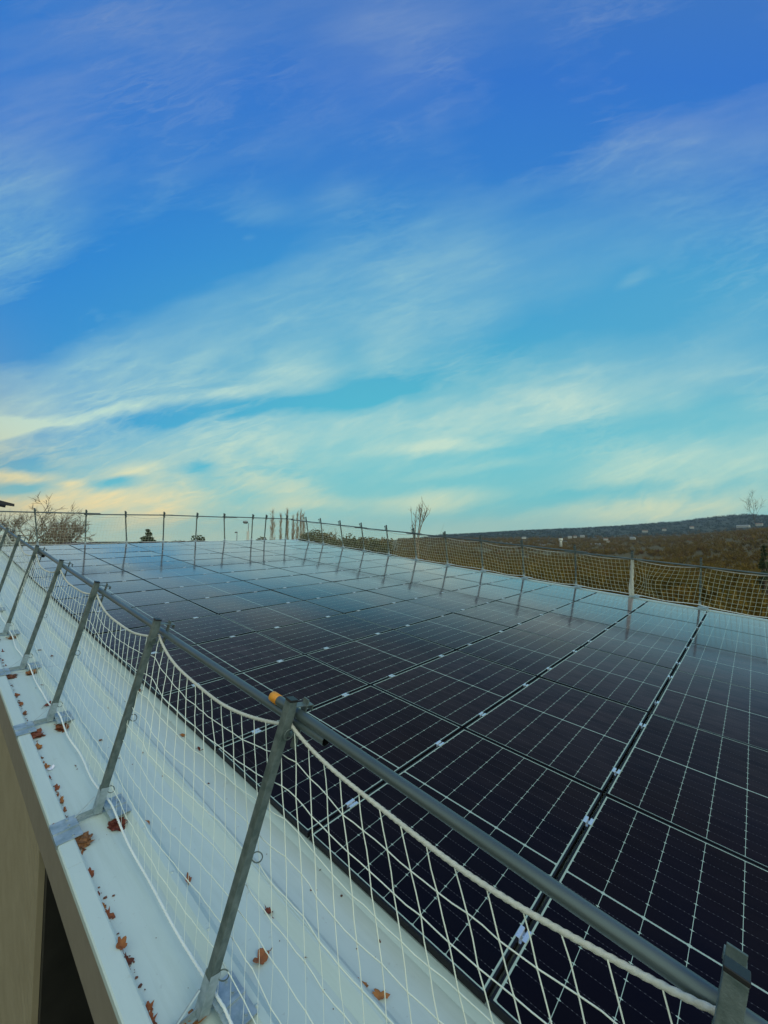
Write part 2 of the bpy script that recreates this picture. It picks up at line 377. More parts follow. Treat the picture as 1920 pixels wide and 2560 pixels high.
ORD = ['zeroth', 'first', 'second', 'third', 'fourth', 'fifth', 'sixth', 'seventh', 'eighth', 'ninth', 'tenth', 'eleventh', 'twelfth', 'thirteenth', 'fourteenth', 'fifteenth', 'sixteenth', 'seventeenth']

# ------------------------------------------------------------------ the building under the roof
Y0, Y1 = -7.0, 16.30
XL, XR = -1.0, 11.06
ZR = -.12
bld = thing('building', 'low building with white ribbed metal roof and ribbed tan wall', 'building', M @ T(0, 0, 0))
prof = [(-.918, ZR)]
xr = -.672
while xr < XR - .35:
    prof += [(xr - .006, ZR), (xr + .040, ZR + .040), (xr + .070, ZR + .040), (xr + .106, ZR)]
    xr += .333
prof += [(XR - .10, ZR)]
s = MB(); ysn = np.linspace(Y0, Y1 - .12, 40)
vs = [(x, y, z) for y in ysn for x, z in prof]; k = len(prof)
s.add(vs, [(i * k + j, i * k + j + 1, (i + 1) * k + j + 1, (i + 1) * k + j) for i in range(len(ysn) - 1) for j in range(k - 1)])
s.build('roof', 'roof_white', bld)
s = MB()
def ext(pr, ya, yb):
    vs = [(x, ya, z) for x, z in pr] + [(x, yb, z) for x, z in pr]; kk = len(pr)
    s.add(vs, [(j, (j + 1) % kk, (j + 1) % kk + kk, j + kk) for j in range(kk)] + [tuple(range(kk)), tuple(range(2 * kk - 1, kk - 1, -1))])
ys_ = Y0
for yb in (-1.9, 1.93, 5.80, 9.7, 13.6, Y1):                 # flashing in lengths, lapped
    ext([(XL, -.128), (XL, -.096), (XL + .006, -.090), (-.926, -.090), (-.918, -.096), (-.918, ZR - .01), (-.925, ZR - .01), (-.930, -.098), (XL + .01, -.098), (XL + .01, -.128)], ys_, yb - .0015)
    ys_ = yb
s.build('edge_flashing', 'roof_white', bld)
s = MB(); ext([(XR - .10, ZR - .02), (XR - .10, -.06), (XR, -.06), (XR, -.34), (XR - .02, -.34), (XR - .02, ZR - .02)], Y0, Y1)
s.build('edge_flashing', 'roof_white', bld)
s = MB(); s.add([(XL, Y1 - .26, ZR + .045), (XR, Y1 - .26, ZR + .045), (XR, Y1 + .02, -.028), (XL, Y1 + .02, -.028), (XL, Y1 + .30, -.10), (XR, Y1 + .30, -.10), (XL, Y1 - .26, ZR), (XR, Y1 - .26, ZR), (XL, Y1 + .3, -.3), (XR, Y1 + .3, -.3)],
               [(0, 1, 2, 3), (3, 2, 5, 4), (6, 7, 1, 0), (4, 5, 9, 8)])
s.build('ridge_cap', 'roof_white', bld)
s = MB()                                                          # lapped seam bead along the sheet, with screws
s.tube([(-.283 + .0015 * math.sin(y * 3), y, ZR + .041) for y in np.linspace(Y0, Y1 - .3, 90)], .0052, 6)
for y in np.arange(-1.0, 15.8, .42):
    for xx in (-.618, -.285):
        s.tube([(xx, y, ZR + .036), (xx, y, ZR + .044)], .0065, 8)
s.build('lap_seam', 'roof_white', bld, smooth=True)
s = MB(); s.box((XL + .012, Y0, -.44), (XL + .045, Y1, -.105)); s.build('fascia', 'fascia_paint', bld)
# walls: flush ribbed cladding from y=2.72 on, open recess nearer than that
s = MB(); s.box((XL + .02, 2.72, -9.2), (XL + .055, Y1 + .2, -.445)); s.box((XL + .055, 2.78, -9.2), (XL + .20, Y1 + .2, -.447)); s.box((XL + .2, Y1 + .0, -9.2), (XR - .1, Y1 + .2, -.16)); s.box((XR - .3, Y0, -9.5), (XR - .1, Y1, -.16)); s.box((XL + .2, Y0, -9.5), (XR - .3, Y0 + .2, -.16))
s.build('wall', 'wall_tan', bld)
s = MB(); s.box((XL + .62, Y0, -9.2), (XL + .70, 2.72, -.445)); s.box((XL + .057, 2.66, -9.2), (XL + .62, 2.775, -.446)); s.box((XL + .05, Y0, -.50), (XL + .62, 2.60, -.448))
s.build('recess', 'void_shade', bld)
s = MB(); s.box((XL + .40, .9, -2.4), (XL + .55, 1.9, -1.05)); s.build('recess_box', 'void_shade', bld, bevel=.01)

# ------------------------------------------------------------------ solar panels
PX, PY = 1.734, 1.154
def frame_mesh():
    s = MB(); a, b = PL / 2, PW / 2; t = .010
    s.box((-a, -b, -.035), (a, -b + t, 0)); s.box((-a, b - t, -.035), (a, b, 0))
    s.box((-a, -b + t, -.035), (-a + t, b - t, 0)); s.box((a - t, -b + t, -.035), (a, b - t, 0)); return s
def clamp_mesh(cx, cy):
    s = MB(); l = .034
    for sg in (-1, 1):
        s.box((cx - l, cy + sg * .0075 - (.0185 if sg < 0 else 0), .0005), (cx + l, cy + sg * .0075 + (.0185 if sg > 0 else 0), .0035))
        s.box((cx - l, cy + sg * .0075 - .0012, -.030), (cx + l, cy + sg * .0075 + .0012, .0005))
    s.box((cx - l, cy - .0063, -.022), (cx + l, cy + .0063, -.019))
    s.tube([(cx, cy, -.019), (cx, cy, -.010)], .0058, 6)
    return s
def panel_label(i, j):
    return 'black solar panel, %s from near roof edge, in %s row from the ridge' % (ORD[i + 1], ORD[14 - j])
first = None
for j in range(-2, 14):
    for i in range(6):
        mt = M @ T(i * PX + PL / 2 + .003, j * PY + PY / 2, 0) @ Matrix.Rotation(R_(random.gauss(0, .16)), 4, 'X') @ Matrix.Rotation(R_(random.gauss(0, .16)), 4, 'Y')
        if first is None:
            first = thing('solar_panel', panel_label(i, j), 'solar panel', mt, 'solar panels laid in a grid on the roof')
            frame_mesh().build('frame', 'black_aluminium', first)
            s = MB(); a, b = PL / 2 - .010, PW / 2 - .010; s.add([(-a, -b, -.002), (a, -b, -.002), (a, b, -.002), (-a, b, -.002)], [(0, 1, 2, 3)])
            s.build('glass', 'solar_glass', first)
            for cx in (.35 - PL / 2, 1.36 - PL / 2):
                clamp_mesh(cx, PY / 2).build('clamp', 'clamp_aluminium', first)
        else: dup(first, mt, panel_label(i, j))

# ------------------------------------------------------------------ guard posts
def post_parts(t, sx, dyt):
    """post leaning inward (+x*sx) by .27 over 1.2 m; origin on the roof below its foot."""
    def V(x, y, z): return Vector((x * sx, y, z))
    b0, b1 = V(0, 0, .02), V(.275, dyt, 1.22)
    ax = (b1 - b0).normalized(); yv = Vector((0, 1, 0)); yv = (yv - ax * yv.dot(ax)).normalized(); xv = yv.cross(ax)
    F = Matrix((( xv.x, yv.x, ax.x, b0.x), (xv.y, yv.y, ax.y, b0.y), (xv.z, yv.z, ax.z, b0.z), (0, 0, 0, 1)))
    L = (b1 - b0).length; h = .019
    s = MB(); s.box((-h, -h, .10), (h, h, L - .004), F); s.build('tube', 'galvanised', t, bevel=.003)
    s = MB(); s.box((-h - .0012, -h - .0012, L - .0045), (h + .0012, h + .0012, L + .006), F); s.build('end_cap', 'black_plastic', t, bevel=.002)
    s = MB(); h2 = .022
    for a, b in (((-h2, -h2, -.005), (h2, -h - .001, .155)), ((-h2, h + .001, -.005), (h2, h2, .155)), ((-h2, -h - .001, -.005), (-h - .001, h + .001, .135)), ((h + .001, -h - .001, -.005), (h2, h + .001, .135))): s.box(a, b, F)
    s.build('socket', 'galvanised_new', t)
    s = MB(); s.box((-.12 if sx > 0 else -.04, -.010, .012), (.04 if sx > 0 else .12, .010, .020)); s.box((-.12 if sx > 0 else -.04, .007, .020), (.04 if sx > 0 else .12, .010, .042)); s.build('crossbar', 'galvanised_new', t)
    pa, pb = V(-.115, .004, .036), V(-.012, .004, .115)
    d = (pb - pa).normalized(); s = MB()
    s.tube([pa, (pa + pb) / 2, pb], .0065, 4, flat=.3); s.build('brace', 'galvanised_new', t)
    for x0, x1, z in ((-.236, -.110, .034), (.030, .142, .044)):
        s = MB(); xa, xb = sorted((x0 * sx, x1 * sx))
        s.box((xa, -.175, z), (xb, .030, z + .004)); s.box((xa, -.082, z + .004), (xb, -.066, z + .010))
        xe = x0 if x0 < 0 else x1
        e0, e1 = sorted((xe * sx, (xe + (.004 if x0 < 0 else -.004)) * sx))
        s.box((e0, -.175, z - .022), (e1, .030, z))
        for yy_ in (-.15, -.045, .01): 
            s.tube([((xa + xb) / 2 + .02 * sx, yy_, z + .003), ((xa + xb) / 2 + .02 * sx, yy_, z + .012)], .007, 6)
        s.build('base_plate', 'galvanised_new', t)
    # rail bracket: a strap over the rail, its lip, and the wedge bar driven down behind the rail
    zt = L - .047
    s = MB(); q = 1 if sx > 0 else -1
    def bx(x0, x1, y0, y1, z0, z1):
        xa, xb = sorted((x0 * q, x1 * q)); s.box((xa, y0, z0), (xb, y1, z1), F)
    FX = F
    bx(.019, .118, -.019, .019, zt + .020, zt + .024); bx(.114, .118, -.019, .019, zt - .004, zt + .020)
    bx(.019, .023, -.019, .019, zt - .10, zt + .020); bx(.019, .075, -.019, .019, zt - .105, zt - .101)
    br = s.build('rail_bracket', 'galvanised', t, bevel=.001)
    s = MB(); W = Matrix.Rotation(R_(0), 4, 'X')
    xa, xb = sorted((.080 * q, .087 * q)); s.box((xa, -.017, zt - .17), (xb, .017, zt + .046), F); s.build('wedge_bar', 'galvanised', br, bevel=.001)
    for hz, fullr in ((L - .135, True), (.60, False), (.145, False)):
        s = MB(); c = F @ Vector((.012 * q, -.024, hz)) if fullr else F @ Vector((.030 * q, -.030, hz))
        a1 = (xv * q * .8 + Vector((0, -.3, 0))); a2 = ax
        if fullr: s.ring(c + Vector((0, -.004, 0)), xv, ax, .0220, .0026, 0, 360, 24)
        else:
            n1 = (xv * q - yv * .9); s.ring(c, n1, ax, .0215, .0024, -150, 165, 22)
        s.build('net_ring', 'galvanised', t, smooth=True)
ZB = ZR
YS = [.83 + 1.482 * k for k in range(-2, 11)]; YS[1] = -.615
pl = thing('guard_post', '', 'guard post', M @ T(-.77, YS[0], ZB), 'leaning guard posts along the near roof edge')
post_parts(pl, 1, -.10)
pl['label'] = 'guard post just behind the viewer at the near roof edge'
for k, y in enumerate(YS):
    if k == 0: continue
    lb = ['', 'dark guard post in the bottom right corner, only its bracket and top showing', 'large leaning guard post with the yellow rail end at its top'][k] if k < 3 else 'leaning guard post, %s from the camera along the near roof edge' % ORD[k]
    jit = Matrix.Rotation(R_(random.uniform(-.8, .8)), 4, 'Y') if k != 2 else Matrix()
    dup(pl, M @ T(-.77, y, ZB) @ jit, lb)
YRT = [.19 - 1.42, .19, 1.61, 3.02, 4.56, 5.98, 7.37, 8.77, 10.15, 11.54, 12.86, 14.23, 15.30]
prr = thing('guard_post', 'guard post at the far roof edge, beyond the right end of the photo', 'guard post', M @ T(11.0, YRT[0], ZB + .06), 'guard posts along the far roof edge')
post_parts(prr, -1, .02)
for k, y in enumerate(YRT[1:]):
    lb = 'guard post at the far roof edge before the woods, %s from the right' % ORD[k + 1]
    if k == 1: lb = 'guard post at the far roof edge wrapped in gathered white net'
    dup(prr, M @ T(11.0, y, ZB + .06) @ Matrix.Rotation(R_(random.uniform(-1, 1)), 4, 'Y'), lb)
XBK = [-.25, .98, 2.25, 3.52, 4.78, 6.04, 7.31, 8.60, 9.27, 10.45]
for k, x in enumerate(XBK):
    mt = M @ T(x, Y1 + .17, ZB + .05) @ Matrix.Rotation(R_(-90), 4, 'Z') @ Matrix.Rotation(R_(-6 + random.uniform(-2.5, 2.5)), 4, 'Y') @ Matrix.Rotation(R_(random.uniform(-2.5, 2.5)), 4, 'X')
    dup(pl, mt, 'thin guard post on the far ridge against the sky, %s from the left' % ORD[k + 1], 'guard posts along the ridge')

# ------------------------------------------------------------------ rails (scaffold tubes), lapped at some posts
def rail(a, b, label, cap=None, r=.0210, grp='scaffold tube guard rails', root=True, ends=True):
    a, b = Vector(a), Vector(b); t = thing('guard_rail', label, 'guard rail', M @ Matrix.Translation(a), grp)
    d = b - a; s = MB(); n_ = 24
    s.tube([d * (i / n_) for i in range(n_ + 1)], r, 20, cap=False); s.build('tube', 'rail_steel', t, smooth=True)
    if ends:
        s = MB(); dn = d.normalized()
        s.tube([dn * .04, dn * .001], r - .003, 16, cap=False); s.tube([d - dn * .04, d - dn * .001], r - .003, 16, cap=False)
        s.tube([dn * .038, dn * .04], r - .003, 16); s.tube([d - dn * .04, d - dn * .038], r - .003, 16)
        s.build('bore', 'black_plastic', t)
    if cap:
        s = MB(); s.tube([d - dn * .048, d + dn * .003, d + dn * .008], [r + .0017, r + .0017, r - .004], 20); s.build('end_cap', 'yellow_plastic', t, smooth=True)
    return t
rx_ = -.452
rail((rx_, -2.3, .922), (rx_, .93, 1.030), 'nearest scaffold tube rail with a yellow cap on its far end', cap=True)
rail((rx_, .545, .985), (rx_ + .0, 6.95, 1.035), 'scaffold tube rail running between the first splice and the second splice')
rail((rx_, 6.42, .985), (rx_, 12.3, 1.03), 'third scaffold tube rail along the near roof edge, beyond the second splice')
rail((rx_, 11.9, .985), (rx_, 16.5, 1.01), 'last scaffold tube rail reaching the far ridge at the near roof edge')
yr = Y1 + .08
for a, b, z0, z1, nm in ((-1.8, 2.62, 1.050, 1.048, 'leftmost'), (2.15, 5.05, 1.012, 1.05, 'second from the left'), (4.55, 7.75, 1.05, 1.005, 'third from the left'), (7.1, 10.75, 1.035, .985, 'rightmost')):
    rail((a, yr - .03, z0), (b, yr - .03, z1), 'thin rail along the far ridge against the sky, %s of four' % nm, grp='rails on the far ridge')
for a, b, z0, z1, nm in ((-6, 3.3, .98, .955, 'nearest to the right border'), (2.7, 6.5, .99, .975, 'second from the right border'), (5.7, 9.1, 1.0, .95, 'third from the right border'), (8.4, 11.9, .98, .94, 'fourth from the right border'), (11.2, 16.45, .965, .945, 'fifth, meeting the far ridge')):
    rail((10.705, a, z0), (10.705, b, z1), 'rail at the far roof edge above the white net, %s' % nm, grp='rails at the far roof edge')

# ------------------------------------------------------------------ safety nets
def vnoise(seed, n, step):
    r = np.random.default_rng(seed); c = r.normal(0, 1, int(n / step) + 4)
    x = np.arange(n) / step; i = x.astype(int); f = x - i; f = f * f * (3 - 2 * f)
    return c[i] * (1 - f) + c[i + 1] * f
def make_net(label, posts, a0, a1, place, ztop, zbot, sag, shear, cord_r, rope_r, brope_r, seed, fine=None, mesh=.1, bunch=None, grp='white safety nets', bsag=.03, lean=.225):
    """posts: positions of posts along the run; place(a, z, off) -> roof point. Returns the thing."""
    P = sorted(posts)
    def bay(a):
        for i in range(len(P) - 1):
            if P[i] <= a <= P[i + 1]: return (a - P[i]) / (P[i + 1] - P[i]), i
        return 0., 0
    def top(a):
        t, i = bay(a); d = (1 - (2 * t - 1) ** 2); return ztop - sag * (d ** .8) * (1 + .25 * math.sin(i * 2.1 + seed))
    def bot(a):
        t, i = bay(a); d = (1 - (2 * t - 1) ** 2); return zbot - bsag * d + .02 * math.sin(i * 1.7 + seed) * d
    root = thing('safety_net', label, 'safety net', M @ Matrix.Translation(place(a0, 0, 0)), grp)
    o0 = Vector(place(a0, 0, 0))
    H = int(round((ztop - zbot) / mesh)); ncol = int((a1 - a0) / mesh) + int(abs(shear) * 1.1 / mesh) + 2
    sn1 = vnoise(seed, ncol + 5, 7) * .012; sn2 = vnoise(seed + 1, ncol + 5, 11) * .018; sn3 = vnoise(seed + 2, ncol + 5, 3) * .004
    rr = np.random.default_rng(seed + 5); jit = rr.normal(0, .0020, (ncol + 5, H + 1, 3))
    nodes = {}
    for c in range(ncol):
        for h in range(H + 1):
            t = h / H                       # 0 top .. 1 bottom
            a = a0 + c * mesh - shear * t * 1.0 + sn1[c] * math.sin(t * 3.1) + sn3[c] * math.sin(7 * t)
            if shear > 0: a += 0
            z0, z1 = top(a0 + c * mesh if a0 + c * mesh < a1 else a1), bot(min(max(a, a0), a1))
            z = z0 + (z1 - z0) * t
            offx = .012 + sn2[c] * math.sin(math.pi * t) + .02 * math.sin(math.pi * t) * math.sin(c * .42)
            if bunch is not None:
                da = a - bunch; pull = math.exp(-(da / .45) ** 2) * math.sin(math.pi * min(1, t * .95)) ** 2
                a -= da * .75 * pull; z -= .10 * pull * (t - .2)
            a += jit[c, h, 0]; z += jit[c, h, 1] if 0 < h < H else 0
            nodes[c, h] = (a, z, offx + jit[c, h, 2])
    def pt(q): return Vector(place(*q)) - o0
    s = MB(); kk = 5 if cord_r > .002 else 4
    def ok(q): return a0 - .02 <= q[0] <= a1 + .02
    def run(seq, taper=False):
        cur = []
        for q in seq + [None]:
            if q is not None and ok(q): cur.append(q)
            else:
                if len(cur) > 1:
                    pts = []
                    for i in range(len(cur) - 1):
                        p0, p1 = pt(cur[i]), pt(cur[i + 1]); pts.append(p0)
                        if fine: pts.append((p0 + p1) / 2 + Vector(rr.normal(0, .0014, 3)))
                    pts.append(pt(cur[-1])); nq = max(1, len(pts) - 1)
                    s.tube(pts, [cord_r * (1 - .62 * max(0, min(1, (i / nq - .38) / .25))) for i in range(len(pts))] if taper else cord_r, kk, cap=False)
                cur = []
    for c in range(ncol): run([nodes[c, h] for h in range(H + 1)], fine)
    for h in range(1, H): run([nodes[c, h] for c in range(ncol)])
    if fine:                                # knots where cords cross
        for (c, h), q in nodes.items():
            if ok(q) and 0 < h < H:
                p0 = pt(q)
                if q[0] < 3.0: s.tube([p0 + Vector((0, 0, .0045)), p0, p0 - Vector((0, 0, .0045))], [cord_r * .9, cord_r * 1.35, cord_r * .9], 5)
    s.build('netting', 'cord' if fine else 'cord_far', root, fix=False, smooth=True)
    def rope(fn, r, name, ya, yb, tw):
        s = MB(); a = ya; pts = []
        while a < yb:
            z = fn(a); pts.append(pt((a, z, .014 + .004 * math.sin(a * 9)))); a += .006 if (tw and a < 2.6) else .05
        s.tube(pts, r, 12 if tw else 7, twist=(.13, 3, 260) if tw else None); s.build(name, 'rope' if name == 'top_rope' else 'rope_white', root, smooth=True)
    rope(top, rope_r, 'top_rope', a0, a1, fine)
    rope(lambda a: bot(a) + .012 * math.sin(a * 5.3) * math.sin(a * 2.1), brope_r, 'bottom_rope', a0, a1, fine)
    return root
def pl_left(a, z, o): return (-.7475 + .225 * z + .022 + o, a, z)
make_net('white net hung along the near roof edge in front of the panels', [y - .085 for y in YS], -2.0, 16.2, pl_left, 0.992, -.045, .095, .50, .0021, .0074, .0056, 3, fine=True)
def pl_right(a, z, o): return (10.965 - .225 * z - o, a, z)
make_net('white net at the far roof edge from the wrapped post to the right border', YRT, -1.9, 1.60, pl_right, .965, .03, .075, -.12, .0029, .0095, .008, 11, bunch=1.30)
nr = make_net('long white net at the far roof edge between the ridge and the wrapped post', YRT, 1.62, 16.3, pl_right, .965, .03, .075, .15, .0030, .0085, .0075, 12)
s = MB()                                                              # the gathered end of the net, wrapped on its post
o0 = Vector(pl_right(1.62, 0, 0))
for q in range(9):
    ph = q * 2.4; pts = []
    for i in range(26):
        t = i / 25; z = .97 - 1.05 * t; rad = .012 + .030 * t + .012 * math.sin(t * 9 + q)
        pts.append(Vector(pl_right(1.62, z, 0)) - o0 + Vector((rad * math.cos(ph + t * 5) - .02, rad * math.sin(ph + t * 5), 0)))
    s.tube(pts, [.012 + .010 * abs(math.sin(i * .9 + q)) for i in range(26)], 7)
s.build('gathered_end', 'rope', nr, smooth=True)
def pl_back(a, z, o): return (a, Y1 + .15 - .16 * z - o, z)
make_net('fine net hung along the far ridge against the evening sky', XBK, -.9, 10.5, pl_back, 1.0, .03, .08, .08, .0022, .0055, .005, 21)

# ------------------------------------------------------------------ leaves and scraps on the roof
def roofz(x):
    if x < -.918: return -.090
    return ZR + .001
def leaf(name, label, x, y, size, mt, seed, rot=None, curl=.35, lobes=5, grp='fallen dry leaves on the white roof', stand=0.):
    r = random.Random(seed); n_ = 22; s = MB(); wid = r.uniform(.16, .42)
    out = []
    for i in range(n_):
        a = 2 * math.pi * i / n_
        rad = 1 + .20 * math.cos(lobes * a + r.uniform(-.5, .5)) + r.uniform(-.30, .22)
        out.append((math.cos(a) * rad * .5, math.sin(a) * rad * (wid + .1 * r.random())))
    c1, c2 = r.uniform(.4, 1) * curl, r.uniform(-.3, .9) * curl
    def zz(px, py): return (c1 * px * px * 2 + c2 * py * py * 2 + .05 * math.sin(px * 9 + seed) + .04 * math.sin(py * 11)) 
    vs = [(0, 0, zz(0, 0))]
    for f_ in (.45, .8, 1.):
        vs += [(px * f_, py * f_, zz(px * f_, py * f_)) for px, py in out]
    fs = [(0, 1 + i, 1 + (i + 1) % n_) for i in range(n_)]
    for q in range(2): fs += [(1 + q * n_ + i, 1 + (q + 1) * n_ + i, 1 + (q + 1) * n_ + (i + 1) % n_, 1 + q * n_ + (i + 1) % n_) for i in range(n_)]
    mz = min(q[2] for q in vs)
    vs = [(a * size, b * size, (c - mz) * size) for a, b, c in vs]
    s.add(vs, fs)
    s.tube([(-.45 * size, 0, (zz(-.45, 0) - mz) * size), (-.7 * size, .05 * size, .02 * size), (-.95 * size, .0, .01 * size)], .014 * size + .0004, 4)
    o = s.build(name, mt, smooth=True)
    mod = o.modifiers.new('thickness', 'SOLIDIFY'); mod.thickness = .0006
    o.matrix_world = M @ T(x, y, roofz(x) + .0008) @ Matrix.Rotation(rot if rot is not None else r.uniform(0, 6.3), 4, 'Z') @ Matrix.Rotation(R_(stand), 4, 'Y')
    tag(o, label, 'leaf', grp); return o
LEAVES = '''
-0.864 6.057 0.075 b
-0.898 5.701 0.039 b
-0.894 5.498 0.038 b
-0.896 5.339 0.037 b
-0.908 4.556 0.066 b
-0.905 4.308 0.063 b
-0.907 4.084 0.066 d
-0.910 3.930 0.025 d
-0.917 3.390 0.075 b
-0.920 3.219 0.035 d
-0.919 3.146 0.025 b
-0.915 3.065 0.071 b
-0.921 2.913 0.044 b
-0.910 2.739 0.075 b
-0.918 2.667 0.038 b
-0.912 2.583 0.075 b
-0.916 2.479 0.048 b
-0.923 2.394 0.043 d
-0.997 2.337 0.029 b
-0.728 4.144 0.075 o
-0.694 3.908 0.040 d
-0.752 2.947 0.025 d
-0.578 2.006 0.051 o
-0.586 2.220 0.025 d
-0.339 3.736 0.025 d
-0.532 3.197 0.030 d
-0.347 2.799 0.018 d
-0.341 2.407 0.017 d
-0.245 1.996 0.018 d
-0.256 1.944 0.012 d
-0.139 2.112 0.017 d
0.031 3.093 0.067 o
-0.024 2.829 0.059 o
-0.006 2.541 0.056 b
-0.007 3.924 0.056 b
-0.248 1.617 0.008 d
-0.918 2.034 0.043 b
-0.927 1.841 0.073 b
-0.925 1.689 0.037 b
-0.927 1.591 0.049 b
-0.922 1.522 0.075 b
-0.928 1.454 0.024 d
-0.931 1.313 0.068 b
-0.924 1.243 0.072 d
-0.927 1.211 0.030 d
-0.922 1.000 0.075 b
-0.927 0.949 0.065 b
-0.562 1.452 0.070 o
-0.579 1.367 0.026 o
-0.353 1.008 0.054 b
-0.494 0.844 0.075 o
-0.251 0.455 0.060 o
-0.222 0.370 0.075 o
-0.018 1.014 0.013 d
-0.035 0.815 0.015 d
-0.351 0.712 0.013 d
0.347 2.842 0.018 d
-0.499 2.840 0.015 d
-0.688 4.683 0.034 d
-0.530 5.847 0.053 d
-0.463 5.534 0.045 b
'''
rows = [l.split() for l in LEAVES.strip().splitlines()]
step = {}; loose = {}
def bayname(y):
    k = int(math.floor((y - YS[2]) / 1.482))
    if k < 0: return 'before the first full post'
    return 'past the %s full post' % ORD[k + 1]
data = sorted(((float(a), float(b), float(c), d) for a, b, c, d in rows), key=lambda q: q[1])
for n_, (x, y, sz, kind) in enumerate(data):
    mt = {'d': 'leaf_dark', 'o': 'leaf_orange', 'b': 'leaf'}[kind[0]]
    colw = {'d': 'dark brown', 'o': 'orange-brown', 'b': 'rust brown'}[kind[0]]
    zone = 'step' if x < -.86 else 'tray' if x < -.62 else 'sheet'
    key = (zone, bayname(y)); loose[key] = loose.get(key, 0) + 1
    where = {'step': 'in the edge step', 'tray': 'on the outer tray', 'sheet': 'behind the net'}[zone]
    szw = 'large' if sz > .05 else 'small' if sz > .022 else 'tiny'
    leaf('leaf', '%s %s leaf %s, %s nearest %s' % (szw, colw, where, ORD[min(17, loose[key])], bayname(y)), x + (.012 if zone == 'step' else 0), y, sz * (.66 if zone == 'step' else .9), mt, 100 + n_,
         lobes=random.choice((2, 3, 3, 4, 5)), rot=(random.uniform(1.2, 1.9) if zone == 'step' else None), curl=.7 if zone == 'step' else .4, stand=(-28 if zone == 'step' else 0))
s = MB(); r = random.Random(5)
for q in range(420):
    if q % 3: x, y = -.905 + abs(r.gauss(0, .008)), r.uniform(.7, 13)
    else: x, y = r.uniform(-.9, -.05), .3 + 9 * r.random() ** 1.4
    z = roofz(x) + .001; sz = (r.uniform(.0012, .0045) if r.random() < .8 else r.uniform(.005, .011)) * (1.3 if q % 3 else .7); a = r.uniform(0, 6.3)
    pts = [(x + sz * math.cos(a + k * 1.26) * r.uniform(.5, 1.4), y + sz * math.sin(a + k * 1.26) * r.uniform(.5, 1.6), z + r.uniform(0, .002)) for k in range(5)]
    s.add(pts, [(0, 1, 2, 3, 4)])
o = s.build('leaf_litter', 'leaf_dark', fix=False); o.matrix_world = M.copy(); tag(o, 'tiny crumbs of leaf and grit scattered on the white roof', 'leaf litter', kind='stuff')
# clumps packed under the base plates
def clump(x, y, w_, l_, label, seed, mt='leaf_dark'):
    r = random.Random(seed); s = MB(); w_ *= 1.25; l_ *= 1.25
    for q in range(60):
        cx, cy, cz = r.gauss(0, w_ * .35), r.gauss(0, l_ * .35), abs(r.gauss(0, .008)) + .002
        sz = r.uniform(.012, .032); a0 = r.uniform(0, 6.3); tx, ty = r.uniform(-.5, .5), r.uniform(-.5, .5)
        n2 = r.choice((5, 6, 7)); pts = []
        for i in range(n2):
            a = a0 + 2 * math.pi * i / n2; rad = sz * r.uniform(.5, 1.2)
            pts.append((cx + rad * math.cos(a), cy + rad * math.sin(a), max(.001, cz + tx * rad * math.cos(a) + ty * rad * math.sin(a))))
        s.add([(cx, cy, cz + .004)] + pts, [(0, 1 + i, 1 + (i + 1) % n2) for i in range(n2)])
    o = s.build('leaf_clump', mt); o.modifiers.new('thickness', 'SOLIDIFY').thickness = .0006
    o.matrix_world = M @ T(x, y, ZR + .001); tag(o, label, 'leaves', 'clumps of dead leaves at the post feet')
for k in range(2, 7):
    w_ = ORD[k - 1]
    clump(-.885, YS[k] - .19, .035, .05, 'clump of dead leaves under the outer base plate of the %s full post' % w_, 50 + k, 'leaf_dark' if k % 2 else 'leaf')
    clump(-.715, YS[k] - .19, .035, .05, 'clump of dead leaves under the inner base plate of the %s full post' % w_, 60 + k, 'leaf')
clump(-.83, YS[2] - .02, .03, .06, 'pale brown leaf heap against the foot of the first full post', 77, 'leaf')
o = leaf('plastic_scrap', 'small crumpled white plastic scrap on the roof among brown leaves', -.885, 3.02, .05, 'white_plastic', 9, rot=.6, curl=.9, lobes=3, grp=None)
o['category'] = 'scrap'

